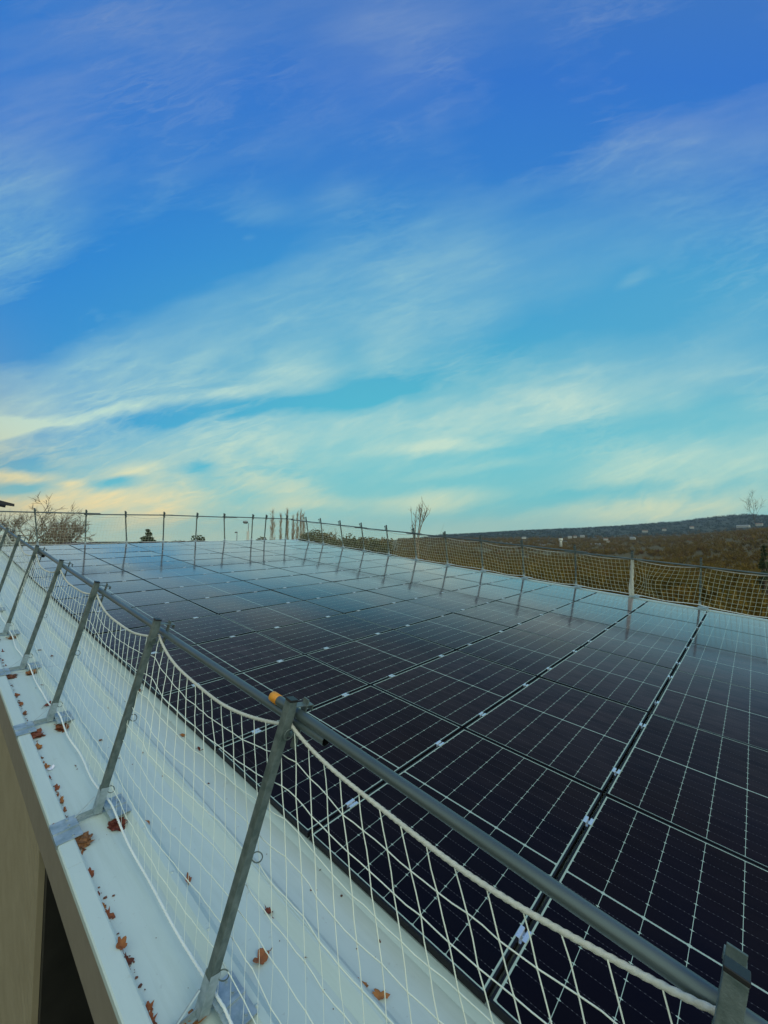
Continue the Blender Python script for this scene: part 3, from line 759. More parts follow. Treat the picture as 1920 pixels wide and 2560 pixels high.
# ------------------------------------------------------------------ land
def polar(az, r): return (math.sin(R_(az)) * r, math.cos(R_(az)) * r)
def sstep(x, a, b):
    t = np.clip((x - a) / (b - a), 0, 1); return t * t * (3 - 2 * t)
def fbm(x, y, sc, seed):
    r = np.random.default_rng(seed); t = np.zeros_like(x, float); amp = 1.
    for k in range(6):
        a = r.uniform(0, 6.28, 3); f = 2 ** k / sc
        t += amp * (np.sin(x * f * np.cos(a[0]) + y * f * np.sin(a[0]) + a[1]) * np.sin(x * f * np.sin(a[2]) - y * f * np.cos(a[2]) + a[2] * 3)); amp *= .55
    return t
def land(x, y):
    x = np.asarray(x, float); y = np.asarray(y, float)
    r = np.hypot(x, y); az = np.degrees(np.arctan2(x, y))
    side = sstep(az, -16, 6)                                   # the plateau on the left, the valley on the right
    h = -side * (sstep(r, 24, 70) * 7 + sstep(r, 60, 420) * 19 + sstep(r, 300, 1000) * 12)
    h += side * fbm(x, y, 260, 3) * 2.2 * sstep(r, 150, 700)
    # brown hill coming in from the right
    h += 88 * np.exp(-((az - 50) / 11.5) ** 2) * sstep(r, 500, 1900)
    # far ridge, rising to the right
    h += side * 34 * sstep(r, 1300, 3300)
    el = np.interp(az, [-60, 0, 5, 7.7, 15, 23, 33.7, 36, 39.1, 41.2, 43, 50, 70], [-.9, -.9, -.1, .38, .72, 1.05, 1.62, 1.74, 2.16, 2.28, 2.12, 2.15, 1.5])
    top = np.tan(np.radians(el)) * np.maximum(r, 7000) * np.where(el < 0, 1, 7000 / np.maximum(r, 7000)) + 9
    h = h - (1 - side) * 16 * sstep(r, 140, 700)
    ridge = sstep(r, 3400, 7000)
    h = h * (1 - ridge) + ridge * (top + fbm(x, y, 500, 8) * 7)
    h = np.where((r > 7000) & (el > 0), h * (1 - .9 * sstep(r, 7000, 16000)), h)
    return h
azs = np.concatenate([np.linspace(-180, -52, 40)[:-1], np.linspace(-52, 56, 340), np.linspace(56, 180, 40)[1:]])
rs = np.concatenate([[0.], np.geomspace(6, 9500, 180)])
A, Rr = np.meshgrid(azs, rs); X_ = np.sin(np.radians(A)) * Rr; Y_ = np.cos(np.radians(A)) * Rr; Z_ = land(X_, Y_)
na = len(azs); vs = np.stack([X_.ravel(), Y_.ravel(), Z_.ravel()], 1)
fs = [(i * na + j, i * na + j + 1, (i + 1) * na + j + 1, (i + 1) * na + j) for i in range(len(rs) - 1) for j in range(na - 1)]
m = mat('ground_land', (.1, .08, .04), .95); n = NB(m.node_tree); p = m.node_tree.nodes['Principled BSDF']
co = n.n('ShaderNodeTexCoord').outputs['Object']
ds = n.vm('LENGTH', co, out=1)
f = n.mapr(n.noise(co, .012, 8, .65), .4, .62)
near = n.mix(f, (.12, .080, .016, 1), (.09, .070, .014, 1))
near = n.mix(n.mapr(n.noise(co, .05, 5, .7), .56, .66), near, (.12, .10, .03, 1))
far = n.mix(n.mapr(n.noise(co, .0028, 9, .7), .42, .6), (.026, .044, .026, 1), (.055, .060, .030, 1))
far = n.mix(n.mapr(n.noise(co, .006, 6, .7), .66, .70), far, (.22, .22, .16, 1))
n.put(p.inputs['Base Color'], n.mix(n.mapr(ds, 3300, 4600), near, far))
b = n.n('ShaderNodeBump'); b.inputs['Strength'].default_value = 1; b.inputs['Distance'].default_value = 12
n.put(b.inputs['Height'], n.noise(co, .02, 9, .7)); n.put(p.inputs['Normal'], b.outputs[0])
s = MB(); s.v = [tuple(q) for q in vs]; s.f = fs
gr = s.build('ground', 'ground_land', fix=False, smooth=True); tag(gr, 'brown winter valley floor rising to a long distant ridge', 'ground', kind='structure')

# woodland: bare winter crowns too many to count, one object
def crowns(specs, name, material, kind, label, cat):
    """specs: list of (x, y, h, w, nfaces, leafsize). Twiggy crowns of many thin upright slivers."""
    V, F = [], []; base = 0
    for x, y, h, w_, nf, ls in specs:
        z0 = float(land(x, y)); 
        d = rng.normal(0, 1, (nf, 3)); d /= np.linalg.norm(d, axis=1)[:, None]; rad = rng.random(nf) ** .45
        lob = 1 + .22 * np.sin(3 * np.arctan2(d[:, 1], d[:, 0]) + x) + .15 * np.sin(5 * d[:, 2] + y)
        c = d * (rad * lob)[:, None] * np.array([w_, w_, h * .42]) + np.array([x, y, z0 + h * .56])
        dirv = d * np.array([1, 1, .6]) + np.array([0, 0, .9]) + rng.normal(0, .45, (nf, 3)); dirv /= np.linalg.norm(dirv, axis=1)[:, None]
        sd_ = rng.normal(0, 1, (nf, 3)); sd_ = np.cross(dirv, sd_); sd_ /= np.linalg.norm(sd_, axis=1)[:, None]
        L = ls * rng.uniform(.6, 1.5, nf)[:, None]; W_ = ls * .22 * rng.uniform(.5, 1.4, nf)[:, None]
        tri = np.stack([c - dirv * L - sd_ * W_, c - dirv * L * .6 + sd_ * W_, c + dirv * L], 1).reshape(-1, 3)
        tw = max(.05, w_ * .05)
        tr = np.array([[x - tw, y, z0 - .5], [x + tw, y, z0 - .5], [x + .1, y, z0 + h * .7], [x, y - tw, z0 - .5], [x, y + tw, z0 - .5], [x, y + .1, z0 + h * .7]])
        V.append(tri); V.append(tr); 
    V = np.concatenate(V); nf = len(V) // 3
    me = bpy.data.meshes.new(name); me.vertices.add(len(V)); me.vertices.foreach_set('co', V.ravel().astype(np.float32))
    me.loops.add(nf * 3); me.loops.foreach_set('vertex_index', np.arange(nf * 3, dtype=np.int32))
    me.polygons.add(nf); me.polygons.foreach_set('loop_start', np.arange(0, nf * 3, 3, dtype=np.int32)); me.polygons.foreach_set('loop_total', np.full(nf, 3, dtype=np.int32))
    me.update(calc_edges=True); me.materials.append(MT[material])
    o = bpy.data.objects.new(name, me); C.objects.link(o); tag(o, label, cat, kind=kind); return o
m = mat('winter_wood', (.1, .07, .03), .95); n = NB(m.node_tree); p = m.node_tree.nodes['Principled BSDF']
co = n.n('ShaderNodeTexCoord').outputs['Object']
f = n.mapr(n.noise(co, .045, 4, .6), .38, .62); f2 = n.mapr(n.noise(co, .9, 3, .6), .35, .65)
c1 = n.mix(f, (.165, .098, .016, 1), (.115, .086, .014, 1)); c1 = n.mix(n.m('MULTIPLY', f2, .6), c1, (.16, .102, .026, 1))
c1 = n.mix(n.mapr(n.noise(co, .02, 3, .6), .60, .66), c1, (.17, .085, .022, 1))
n.put(p.inputs['Base Color'], c1); p.inputs['Specular IOR Level'].default_value = .1
specs = []
def scatter(n_, r0, r1, a0, a1, hh, ww, nf, ls, seed, pw=.5):
    q = np.random.default_rng(seed)
    for _ in range(n_):
        r = r0 * (r1 / r0) ** (q.random() ** .8); az = q.uniform(a0, a1); x, y = polar(az, r)
        if gap(az, r): continue
        specs.append((x, y, q.uniform(*hh), q.uniform(*ww), nf, ls * (r / r0) ** pw))
def gap(az, r):
    # clearings: the strip of rough grass beside the building and the built-up flats in the valley
    if 900 < r < 1700 and 12 < az < 34 and math.sin(r * .011 + az * .3) > .1: return True
    return False
scatter(150, 36, 120, -9, 52, (5, 8.0), (2.0, 3.4), 1500, .36, 1)
scatter(500, 120, 420, -6, 52, (7, 11), (3, 5.5), 320, .75, 2)
scatter(1400, 400, 1300, -2, 52, (8, 13), (5, 9), 80, 1.8, 3)
scatter(3300, 1200, 4400, 2, 52, (9, 15), (8, 15), 24, 4.2, 4)
crowns(specs, 'woodland', 'winter_wood', 'stuff', 'dense brown winter woodland filling the slope and valley beyond the net', 'woodland')
specs = []
scatter(3000, 4000, 7300, 3, 50, (12, 20), (18, 34), 14, 9., 14, pw=.2)
mat('far_wood', (.024, .046, .034), .95, col2=(.036, .050, .032), scale=.004)
crowns(specs, 'far_woodland', 'far_wood', 'stuff', 'blue-green woodland covering the distant ridge', 'woodland')
# rough yellow-green grass at the wood's foot
specs = []
scatter(420, 24, 60, 6, 34, (.5, 1.1), (.8, 1.6), 60, .22, 9)
mat('dry_grass', (.20, .16, .045), .95, col2=(.13, .12, .035), scale=.6)
crowns(specs, 'rough_grass', 'dry_grass', 'stuff', 'rough yellow grass and brush below the far roof edge', 'grass')

# ------------------------------------------------------------------ trees as things
def branch(s, p, d, L, r, lev, rg, up, spread, forks, kk=4, tip=.3, rmin=.014):
    r = max(r, rmin)
    n_ = 4; pts = [p.copy()]; dd = d.copy(); q = p.copy()
    for i in range(n_):
        dd = (dd + Vector((rg.gauss(0, .13), rg.gauss(0, .13), rg.gauss(0, .10) + up))).normalized(); q = q + dd * (L / n_); pts.append(q.copy())
    s.tube(pts, [r * (1 - (1 - tip) * i / n_) for i in range(n_ + 1)], kk if lev > 1 else 3, cap=False)
    if lev <= 0: return
    for i in range(forks):
        t = rg.uniform(.35, 1.0); idx = min(n_, int(t * n_)); base_ = pts[idx]
        a = rg.uniform(0, 6.28); side_ = dd.orthogonal().normalized(); side_.rotate(Matrix.Rotation(a, 3, dd))
        nd = (dd + side_ * spread * rg.uniform(.6, 1.3)).normalized()
        branch(s, base_, nd, L * rg.uniform(.55, .8), r * .55, lev - 1, rg, up, spread, forks, kk, tip, rmin)
def bare_tree(az, r, h, label, seed, levels=4, spread=.7, up=.05, forks=4, stems=1, trunk_h=.25, rmin=.014, rad=None, mt='bark', grp=None, name='bare_tree', zoff=0., hz=None):
    x, y = polar(az, r); z = float(land(x, y)) + zoff; rg = random.Random(seed)
    t = thing(name, label, 'tree', Matrix.Translation((x, y, z)), grp); rad = rad or h * .016
    s = MB(); tops = []
    for q in range(stems):
        d = Vector((rg.uniform(-.12, .12) * (stems > 1), rg.uniform(-.12, .12) * (stems > 1), 1)).normalized()
        pts = [Vector((0, 0, -.3)) + d * (h * trunk_h * i / 5 * 1.0) + Vector((rg.gauss(0, .01 * h), rg.gauss(0, .01 * h), 0)) * (i > 0) for i in range(6)]
        s.tube(pts, [rad * (1.2 - .5 * i / 5) for i in range(6)], 7); tops.append((pts[-1], d))
    s.build('trunk', mt, t, smooth=True)
    s = MB()
    for p0, d in tops:
        for q in range(max(2, forks)):
            a = rg.uniform(0, 6.28); nd = (d + Vector((math.cos(a), math.sin(a), 0)) * spread * rg.uniform(.2, .9)).normalized()
            branch(s, p0, nd, h * (1 - trunk_h) * rg.uniform(.42, .55), rad * .6, levels, rg, up, spread, forks, rmin=rmin)
    zm = sorted(q[2] for q in s.v)[int(len(s.v) * .998)]; k = h / zm
    s.v = [(a * (1 + (k - 1) * min(1, c / h)), b * (1 + (k - 1) * min(1, c / h)), h * trunk_h + (c - h * trunk_h) * (h - h * trunk_h) / (zm - h * trunk_h)) if c > h * trunk_h else (a, b, c) for a, b, c in s.v]
    s.build('crown', mt if levels < 4 else mt, t, fix=False)
    return t
def hgt(topy, az, r): return EYE + r * (1345 - topy) / FPX / 1. * 1 - float(land(*polar(az, r)))
def azp(px): return math.degrees(math.atan((px - 960) / FPX))
# the tall thin bare tree standing above the far rail
r_t = 58.; tx, ty = polar(4.4, r_t); tz = float(land(tx, ty)); rg = random.Random(12)
tt = thing('bare_tree', 'tall thin bare tree rising above the far rail before the sky', 'tree', Matrix.Translation((tx, ty, tz)))
zf = EYE - tz - 1.0                                   # height at which the limbs part
s = MB(); s.tube([(0, 0, -.3), (.08, .1, zf * .5), (-.05, 0, zf)], [.20, .16, .11], 8); s.tube([(.15, .1, zf * .35), (.35, .2, zf * .7), (.28, .1, zf + .3)], [.10, .09, .075], 7)
s.build('trunk', 'bark_grey', tt, smooth=True)
limbs = [[(-.05, 0, 0), (-.35, .2, 1.1), (-.50, .1, 2.6), (-.62, .2, 4.6)], [(-.05, 0, 0), (-.12, -.4, 1.4), (-.08, -.5, 3.0), (.0, -.6, 4.6)], [(-.05, 0, 0), (.28, .1, 1.6), (.58, .2, 3.2), (.86, .1, 4.9), (.94, .2, 6.3)],
         [(.28, .1, .3), (.42, -.3, 1.8), (.90, -.2, 3.1), (1.40, -.3, 3.9), (1.78, -.2, 4.3)], [(.28, .1, .3), (.60, .5, 2.0), (1.05, .6, 3.4), (1.45, .5, 4.6), (1.62, .4, 5.2)], [(.5, .2, 2.7), (.62, 0, 3.9), (.58, -.1, 5.2)]]
s = MB()
for L_ in limbs:
    P_ = [Vector((a_, b_, c_ + zf)) for a_, b_, c_ in L_]; n_ = len(P_)
    s.tube(P_, [.075 - .055 * i / (n_ - 1) for i in range(n_)], 5, cap=False)
    for q in range(11):
        t_ = rg.uniform(.25, .98) * (n_ - 1); i = int(t_); p0 = P_[i].lerp(P_[min(i + 1, n_ - 1)], t_ - i)
        d_ = (Vector((rg.gauss(0, .45), rg.gauss(0, .5), 1)) ).normalized(); l_ = rg.uniform(.5, 1.4); p1 = p0 + d_ * l_ * .5; p2 = p1 + (d_ + Vector((rg.gauss(0, .15), 0, .25))).normalized() * l_ * .5
        s.tube([p0, p1, p2], [.030, .024, .016], 3, cap=False)
        s.tube([p1, p1 + Vector((rg.gauss(0, .25), rg.gauss(0, .2), rg.uniform(.2, .5)))], [.018, .012], 3, cap=False)
s.build('crown', 'bark_grey', tt, fix=False)
bare_tree(6.0, 60, hgt(1310, 6.0, 60), 'slender bare sapling just right of the tall thin bare tree', 15, levels=2, spread=.3, up=.12, forks=2, trunk_h=.5, rad=.05, mt='bark_grey')
def poplar(az, r, h, label, seed, w_=.55):
    x, y = polar(az, r); z = float(land(x, y)); rg = random.Random(seed)
    t = thing('poplar_tree', label, 'tree', Matrix.Translation((x, y, z)), 'bare poplars in a row beyond the ridge')
    s = MB(); s.tube([(0, 0, -.3), (.03, 0, h * .4), (0, .05, h * .97)], [h * .011, h * .007, .012], 6); s.build('trunk', 'bark_grey', t, smooth=True)
    s = MB()
    w_ *= 1.7
    for q in range(130):
        zb = h * rg.uniform(.12, .95); a = rg.uniform(0, 6.28); L = h * rg.uniform(.06, .17) * (1.1 - zb / h * .6)
        o_ = Vector((math.cos(a), math.sin(a), 0)); p0 = Vector((0, 0, zb)); wd = w_ * rg.uniform(.35, 1) * (1.15 - zb / h * .8)
        p1 = p0 + o_ * wd * .7 + Vector((0, 0, L * .45)); p2 = p0 + o_ * wd + Vector((rg.gauss(0, .06), rg.gauss(0, .06), L))
        s.tube([p0, p1, p2], [.035, .028, .016], 3, cap=False)
        for e in range(2):
            s.tube([p1, p1 + Vector((rg.gauss(0, .22), rg.gauss(0, .22), L * rg.uniform(.5, .9)))], [.024, .014], 3, cap=False)
    s.build('crown', 'twig_pale', t, fix=False)
for k, (pxx, topy, w_) in enumerate(((681, 1282, .75), (702, 1290, .35), (718, 1273, .45), (733, 1296, .45), (744, 1284, .5), (752, 1275, .35), (758, 1285, .6))):
    az = math.degrees(math.atan((pxx - 960) / FPX)); r = 95
    hp = EYE + r * (1345 - topy) / FPX / math.cos(R_(az)) - float(land(*polar(az, r)))
    poplar(az, r + k % 3 * 5, hp + .3, 'bare pale poplar, %s from the left in the clump beyond the ridge' % ORD[k + 1], 30 + k, w_)
bare_tree(azp(62), 60, hgt(1284, azp(62), 60/math.cos(R_(azp(62)))), 'large round bare tree at the far left behind the rail', 41, levels=5, spread=.85, forks=3, trunk_h=.45, rmin=.024, rad=.16, mt='bark_grey')
bare_tree(azp(10), 66, hgt(1300, azp(10), 84), 'bare tree at the left border behind the posts', 42, levels=4, spread=.8, forks=4, trunk_h=.4, rmin=.022, rad=.14, mt='bark')
# leafy clumps
def leafy(az, r, h, w_, label, seed, mt, nf=1600, ls=.22, name='tree', cat='tree', shape='round', grp=None, z0=None):
    x, y = polar(az, r); z = float(land(x, y)) if z0 is None else z0; q = np.random.default_rng(seed)
    t = thing(name, label, cat, Matrix.Translation((x, y, z)), grp)
    s = MB(); s.tube([(0, 0, -.3), (.05, .02, h * .35), (0, 0, h * (.9 if shape == 'cone' else .6))], [h * .03, h * .02, h * .006], 7); 
    for k in range(7):
        a = k * 2.4; zb = h * (.25 + .06 * k); s.tube([(0, 0, zb), (math.cos(a) * w_ * .5, math.sin(a) * w_ * .5, zb + h * .15)], [h * .012, h * .004], 4)
    s.build('trunk', 'bark', t, smooth=True)
    nc = 26 if shape == 'round' else 60
    if shape == 'cone':
        zc = q.random(nc) ** .8; cc = np.stack([np.cos(np.arange(nc) * 2.4) * (1 - zc) * w_ * .8, np.sin(np.arange(nc) * 2.4) * (1 - zc) * w_ * .8, h * (.08 + .90 * zc)], 1); cr = (w_ * .34 * (1.15 - zc))[:, None]
        fl = np.array([1, 1, .45])
    else:
        d = q.normal(0, 1, (nc, 3)); d /= np.linalg.norm(d, axis=1)[:, None]; d[:, 2] = np.abs(d[:, 2]) * 1.1 - .25
        cc = d * np.array([w_ * .72, w_ * .72, h * .42]) + np.array([0, 0, h * .52]); cr = q.uniform(.16, .34, nc)[:, None] * w_; fl = np.array([1, 1, .8])
    idx = q.integers(0, nc, nf); dd = q.normal(0, 1, (nf, 3)); dd /= np.linalg.norm(dd, axis=1)[:, None]
    c = cc[idx] + dd * (q.random((nf, 1)) ** .4) * cr[idx] * fl
    a = q.normal(0, 1, (nf, 3)); a /= np.linalg.norm(a, axis=1)[:, None]; b_ = np.cross(a, q.normal(0, 1, (nf, 3))); b_ /= np.linalg.norm(b_, axis=1)[:, None]
    L = ls * q.uniform(.5, 1.3, (nf, 1)); s = MB()
    V = np.stack([c - a * L, c + b_ * L * .45, c + a * L, c - b_ * L * .45], 1).reshape(-1, 3)
    s.v = [tuple(v_) for v_ in V]; s.f = [(4 * i, 4 * i + 1, 4 * i + 2, 4 * i + 3) for i in range(nf)]
    s.build('crown', mt, t, fix=False); return t
leafy(azp(140), 66, hgt(1312, azp(140), 84), 3.0, 'open half-leafed tree left of the first ridge post', 51, 'foliage_olive', 1500, .17)
bare_tree(azp(160), 64, hgt(1314, azp(160), 80), 'bare twiggy tree beside the half-leafed tree at the left', 52, levels=5, spread=.8, forks=3, trunk_h=.5, rmin=.024, rad=.13, mt='bark_grey')
leafy(azp(370), 90, hgt(1328, azp(370), 105), 5.2, 'small dark conical fir beyond the ridge', 53, 'evergreen', 5000, .22, name='fir_tree', shape='cone')
leafy(azp(449), 95, hgt(1339, azp(449), 108), 3.2, 'small round dark bush right of the little fir', 54, 'evergreen', 2600, .22, name='bush', cat='bush')
leafy(azp(503), 85, hgt(1335, azp(503), 94), 4.6, 'wide dark green tree beyond the middle of the ridge', 55, 'evergreen', 4200, .24)
leafy(azp(552), 88, hgt(1342, azp(552), 96), 2.6, 'low reddish brown bush beyond the ridge', 56, 'foliage_olive', 2000, .2, name='bush', cat='bush')
leafy(azp(650), 40, hgt(1320, azp(650), 42), 1.8, 'green creeper-like shrub at the left foot of the poplars', 57, 'foliage_green', 3600, .13, name='shrub', cat='shrub')
tops = [(785, 1322), (812, 1325), (838, 1322), (862, 1330), (890, 1328), (915, 1334), (940, 1334), (962, 1340)]
for k, (pxx, ty) in enumerate(tops):
    az = azp(pxx); r = 46 + (k % 3) * 4
    leafy(az, r, hgt(ty, az, r) * 1.06, 3.6, 'olive scrub tree %s from the left in the row beyond the far rail' % ORD[k + 1], 70 + k, 'foliage_olive' if k % 3 else 'foliage_green', 4200, .17, name='scrub_tree', grp='scrub trees along the slope')
bare_tree(azp(800), 52, hgt(1312, azp(800), 52), 'bare twiggy tree behind the row of olive scrub trees', 91, levels=4, spread=.7, forks=3, trunk_h=.4, rad=.08, mt='bark_grey')
leafy(azp(1905), 110, hgt(1368, azp(1905), 148), 2.0, 'dark evergreen standing in the brown woods near the right border', 92, 'evergreen', 2200, .4, shape='cone')
leafy(azp(1318), 40, 6.6, 2.6, 'dark green shrubby tree behind the far net', 93, 'foliage_green', 2600, .2)
bare_tree(azp(1900), 80, hgt(1284, azp(1900), 108), 'tall bare tree with fine twigs above the hill at the right border', 94, levels=3, spread=.6, forks=3, trunk_h=.82, rad=.03, rmin=.011, mt='bark')

# ------------------------------------------------------------------ buildings far off
def house(az, r, w_, d_, h, label, seed, wall='house_wall', roof='house_roof', gable=1.6, zb=None, name='house', yaw=None, grp='pale houses scattered in the valley', cat='house'):
    x, y = polar(az, r); z = float(land(x, y)) if zb is None else zb
    t = thing(name, label, cat, Matrix.Translation((x, y, z)) @ Matrix.Rotation(R_(yaw if yaw is not None else -az), 4, 'Z'), grp)
    s = MB(); a, b = w_ / 2, d_ / 2
    s.add([(-a, -b, -3), (a, -b, -3), (a, b, -3), (-a, b, -3), (-a, -b, h), (a, -b, h), (a, b, h), (-a, b, h), (-a, 0, h + gable), (a, 0, h + gable)],
          [(0, 1, 5, 4), (1, 2, 6, 9, 5), (2, 3, 7, 6), (3, 0, 4, 8, 7)]); s.build('wall', wall, t)
    s = MB(); e = .05 * w_ * .3 + .3
    s.add([(-a - e, -b - e, h - gable * e / b + .12), (a + e, -b - e, h - gable * e / b + .12), (a + e, 0, h + gable + .12), (-a - e, 0, h + gable + .12), (-a - e, b + e, h - gable * e / b + .12), (a + e, b + e, h - gable * e / b + .12)], [(0, 1, 2, 3), (3, 2, 5, 4)])
    ro = s.build('roof', roof, t); ro.modifiers.new('thickness', 'SOLIDIFY').thickness = .15
    nw = max(2, int(w_ / 5))
    for q in range(nw):
        cx = -a + (q + .5) * w_ / nw; s = MB(); s.box((cx - .6, -b - .06, h * .45), (cx + .6, -b + .03, h * .8)); s.build('window', 'window_dark', t)
    return t
def ground_at(px, py):                     # heading and range where a line of sight meets the land
    az = azp(px); el = (1345 - py) / FPX * math.cos(R_(az)); r = 60.
    while r < 9000:
        if EYE + r * el <= float(land(*polar(az, r))): return az, r
        r *= 1.015
    return az, 6000.
HS = [(1276, 1357, 40, 'low grey shed roofs'), (1345, 1362, 46, 'pale low building'), (1424, 1342, 12, 'small white house'), (1437, 1341, 9, 'tiny white house'), (1455, 1340, 12, 'small pale house'),
      (1500, 1359, 60, 'long white warehouse'), (1553, 1354, 16, 'white house'), (1583, 1356, 12, 'pale house'), (1655, 1362, 16, 'white gabled house'), (1693, 1357, 14, 'white house'), (1708, 1357, 13, 'white house'),
      (1700, 1379, 22, 'long pale house'), (1806, 1376, 8, 'pale cottage'), (1833, 1363, 12, 'pale stone house'), (1729, 1323, 10, 'small white house'), (1858, 1322, 26, 'long white building'), (1898, 1319, 14, 'pale house'),
      (1612, 1330, 14, 'pale house'), (1660, 1327, 10, 'small white house'), (1516, 1370, 12, 'ochre house'), (1405, 1362, 18, 'low white building')]
used = {}
for k, (hx, hy, wpx, nm) in enumerate(HS):
    az, r = ground_at(hx, hy + 1); r = min(r, 2600 if hy > 1335 else 4200); wm = wpx / FPX * r * .72
    hh = max(2.6, 3.0 / FPX * r)
    lab = '%s in the valley, %s counted from the left among the far buildings' % (nm, ORD[0])
    zb = EYE + r * (1345 - hy - 2.5) / FPX
    HS[k] = (hx, az, r, wm, hh, nm, zb)
for q, (hx, az, r, wm, hh, nm, zb) in enumerate(sorted(HS)):
    rank = {0: 'leftmost', len(HS) - 1: 'rightmost'}.get(q)
    o_ = ['', 'second', 'third', 'fourth', 'fifth', 'sixth', 'seventh', 'eighth', 'ninth', 'tenth', 'eleventh', 'twelfth', 'thirteenth', 'fourteenth', 'fifteenth', 'sixteenth', 'seventeenth', 'eighteenth', 'nineteenth', 'twentieth', ''][q]
    lab = '%s far off in the valley, %s of the distant buildings%s' % (nm, rank or o_, '' if rank else ' from the left')
    grey = 'grey' in nm or 'ware' in nm
    house(az, r, wm, wm * .45, hh, lab, q, wall='house_wall_grey' if 'grey' in nm else 'house_wall', roof='house_roof_grey' if (grey or q % 2) else 'house_roof', gable=hh * .35, zb=zb, yaw=-az + random.uniform(-25, 25))
q_ = random.Random(21); tiny = sorted((q_.uniform(1130, 1900), q_.uniform(1342, 1384)) for _ in range(16))
for q, (hx, hy) in enumerate(tiny):
    az, r = ground_at(hx, hy); r = min(r, 2400); wm = q_.uniform(5, 11) / FPX * r
    house(az, r, wm, wm * .5, max(2.4, 2.4 / FPX * r), 'tiny pale house sunk in the brown woods, %s of its kind from the left' % ORD[q + 1], 40 + q, roof='house_roof' if q % 3 else 'house_roof_grey', gable=max(1, 1.2 / FPX * r), zb=EYE + r * (1345 - hy - 2) / FPX, yaw=-az + q_.uniform(-40, 40), grp='tiny houses among the woods')
# roofs just past the ridge
for px_, ww_, nm in ((205, 50, 'leftmost, longest'), (388, 34, 'under the little fir'), (453, 14, 'under the round bush'), (505, 62, 'under the wide dark tree')):
    az = azp(px_); r = 48; sc_ = r / FPX / math.cos(R_(az)); zt = EYE - (1355 - 1345) * sc_ + .10
    house(az, r, ww_ * sc_ * .8, 3, zt - .35, 'dark roof top just beyond the ridge, %s' % nm, 1, zb=0, gable=.3, wall='house_wall_grey', roof='house_roof_brown', yaw=0, grp='roofs just beyond the ridge')
# water tower
az, r = azp(1401), 1500.; x, y = polar(az, r); sc_ = r / FPX; zb = EYE - (1361 - 1345) * sc_
t = thing('water_tower', 'white mushroom shaped water tower in the valley', 'water tower', Matrix.Translation((x, y, zb)))
s = MB(); s.tube([(0, 0, -6), (0, 0, 7 * sc_), (0, 0, 9 * sc_)], [3.0 * sc_, 2.7 * sc_, 2.9 * sc_], 24); s.build('shaft', 'tower_concrete', t, smooth=True)
s = MB(); s.tube([(0, 0, 9.05 * sc_), (0, 0, 10.5 * sc_), (0, 0, 14.5 * sc_), (0, 0, 15.2 * sc_)], [3.0 * sc_, 4.5 * sc_, 4.5 * sc_, 3.9 * sc_], 24); s.build('tank', 'tower_concrete', t, smooth=False)
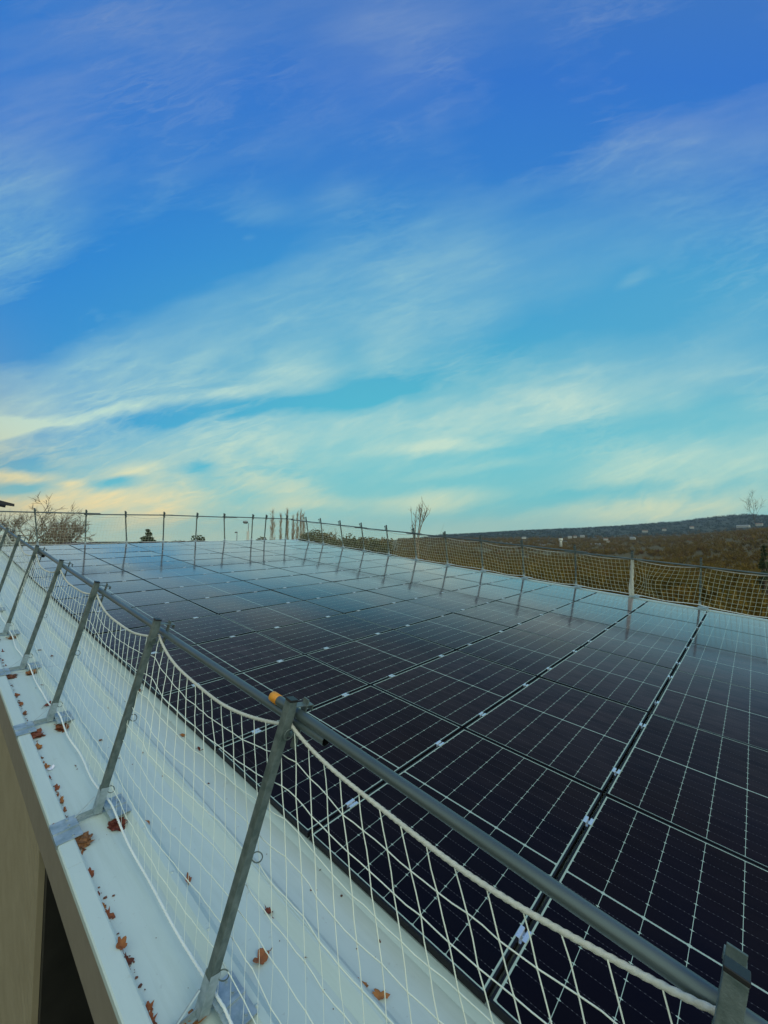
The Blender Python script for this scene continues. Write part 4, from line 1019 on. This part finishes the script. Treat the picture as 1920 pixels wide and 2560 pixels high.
# lamp posts past the ridge
for px_, topy, hd, lab, kind in ((621, 1313, .26, 'round headed lamp post beyond the ridge, taller of two', 0), (593, 1334, .16, 'short lamp post beyond the ridge, left of the round headed one', 1)):
    az = azp(px_); r = 44.; x, y = polar(az, r); zt = EYE + (1345 - topy) * r / FPX / math.cos(R_(az)) * 1.0
    t = thing('street_lamp', lab, 'street lamp', Matrix.Translation((x, y, 0)))
    s = MB(); s.tube([(0, 0, 0), (0, 0, zt * .55), (0, 0, zt)], [.09, .07, .035], 8); s.build('pole', 'lamp_grey', t, smooth=True)
    s = MB(); s.tube([(0, 0, zt), (-.02, 0, zt + .05), (-.14, 0, zt + .12)], .03, 6); s.tube([(-.30, 0, zt + .02), (-.30, 0, zt + .10), (-.30, 0, zt + .24), (-.30, 0, zt + .30)] if not kind else [(-.22, 0, zt + .06), (-.1, 0, zt + .08), (.05, 0, zt + .06)], [.12, hd, hd, .12] if not kind else [.05, .09, .05], 12)
    s.build('lamp_head', 'lamp_grey', t, smooth=True)
    if not kind:
        s = MB(); s.tube([(.0, -.10, zt - 1.9), (0, -.10, zt - .75)], .13, 8); s.build('control_box', 'tower_concrete', t)
# neighbour roof corner at the far left
ax_, r = azp(33), 26.; x, y = polar(ax_, r); ze = EYE + (1345 - 1287) * r / FPX
ra = math.degrees(math.atan2(-1, .25))
t = thing('neighbour_house', 'dark roof corner of a neighbouring house at the left border', 'house', Matrix.Translation((x, y, 0)) @ Matrix.Rotation(R_(43), 4, 'Z'))
s = MB(); s.add([(0, -.3, ze), (-8, -.3, ze + 1.6), (-8, 6, ze + 2.2), (-1.0, 6, ze + .5), (0, -.3, ze + .12), (-8, -.3, ze + 2.2), (-8, 6, ze + 2.8), (-1.0, 6, ze + .7), (-4, 2, ze + 1.2)],
                 [(0, 1, 2, 3), (4, 5, 6, 7), (0, 1, 5, 4), (1, 2, 6, 5), (2, 3, 7, 6), (3, 0, 4, 7)]); s.build('roof', 'house_roof_dark', t)
s = MB(); s.tube([(-.3, -.36, ze + .0), (-8, -.36, ze + 1.5)], .07, 8); s.build('gutter', 'house_roof_dark', t, smooth=True)
s = MB(); s.box((-8, .3, 0), (-1.2, 5.6, ze - .02)); s.build('wall', 'house_wall_grey', t)
for q in range(2):
    s = MB(); s.box((-3.2 - 2.6 * q, .24, ze - 2.2), (-2.0 - 2.6 * q, .34, ze - .9)); s.build('window', 'window_dark', t)
# evening air
hm = bpy.data.materials.new('air'); hm.use_nodes = True; ht = hm.node_tree; ht.nodes.clear()
pv = ht.nodes.new('ShaderNodeVolumePrincipled'); pv.inputs['Color'].default_value = (.62, .80, 1, 1); pv.inputs['Density'].default_value = 3.3e-5; pv.inputs['Anisotropy'].default_value = .1
ho = ht.nodes.new('ShaderNodeOutputMaterial'); ht.links.new(pv.outputs[0], ho.inputs['Volume']); MT['air'] = hm
zlo = min(q[2] for q in gr.data.vertices and [tuple(v_.co) for v_ in gr.data.vertices]) - 1
s = MB(); s.box((-9600, -9600, zlo), (9600, 9600, 360)); hz_ = s.build('haze', 'air'); tag(hz_, 'thin blue evening haze over the valley', 'haze', kind='stuff')
bpy.context.view_layer.update()
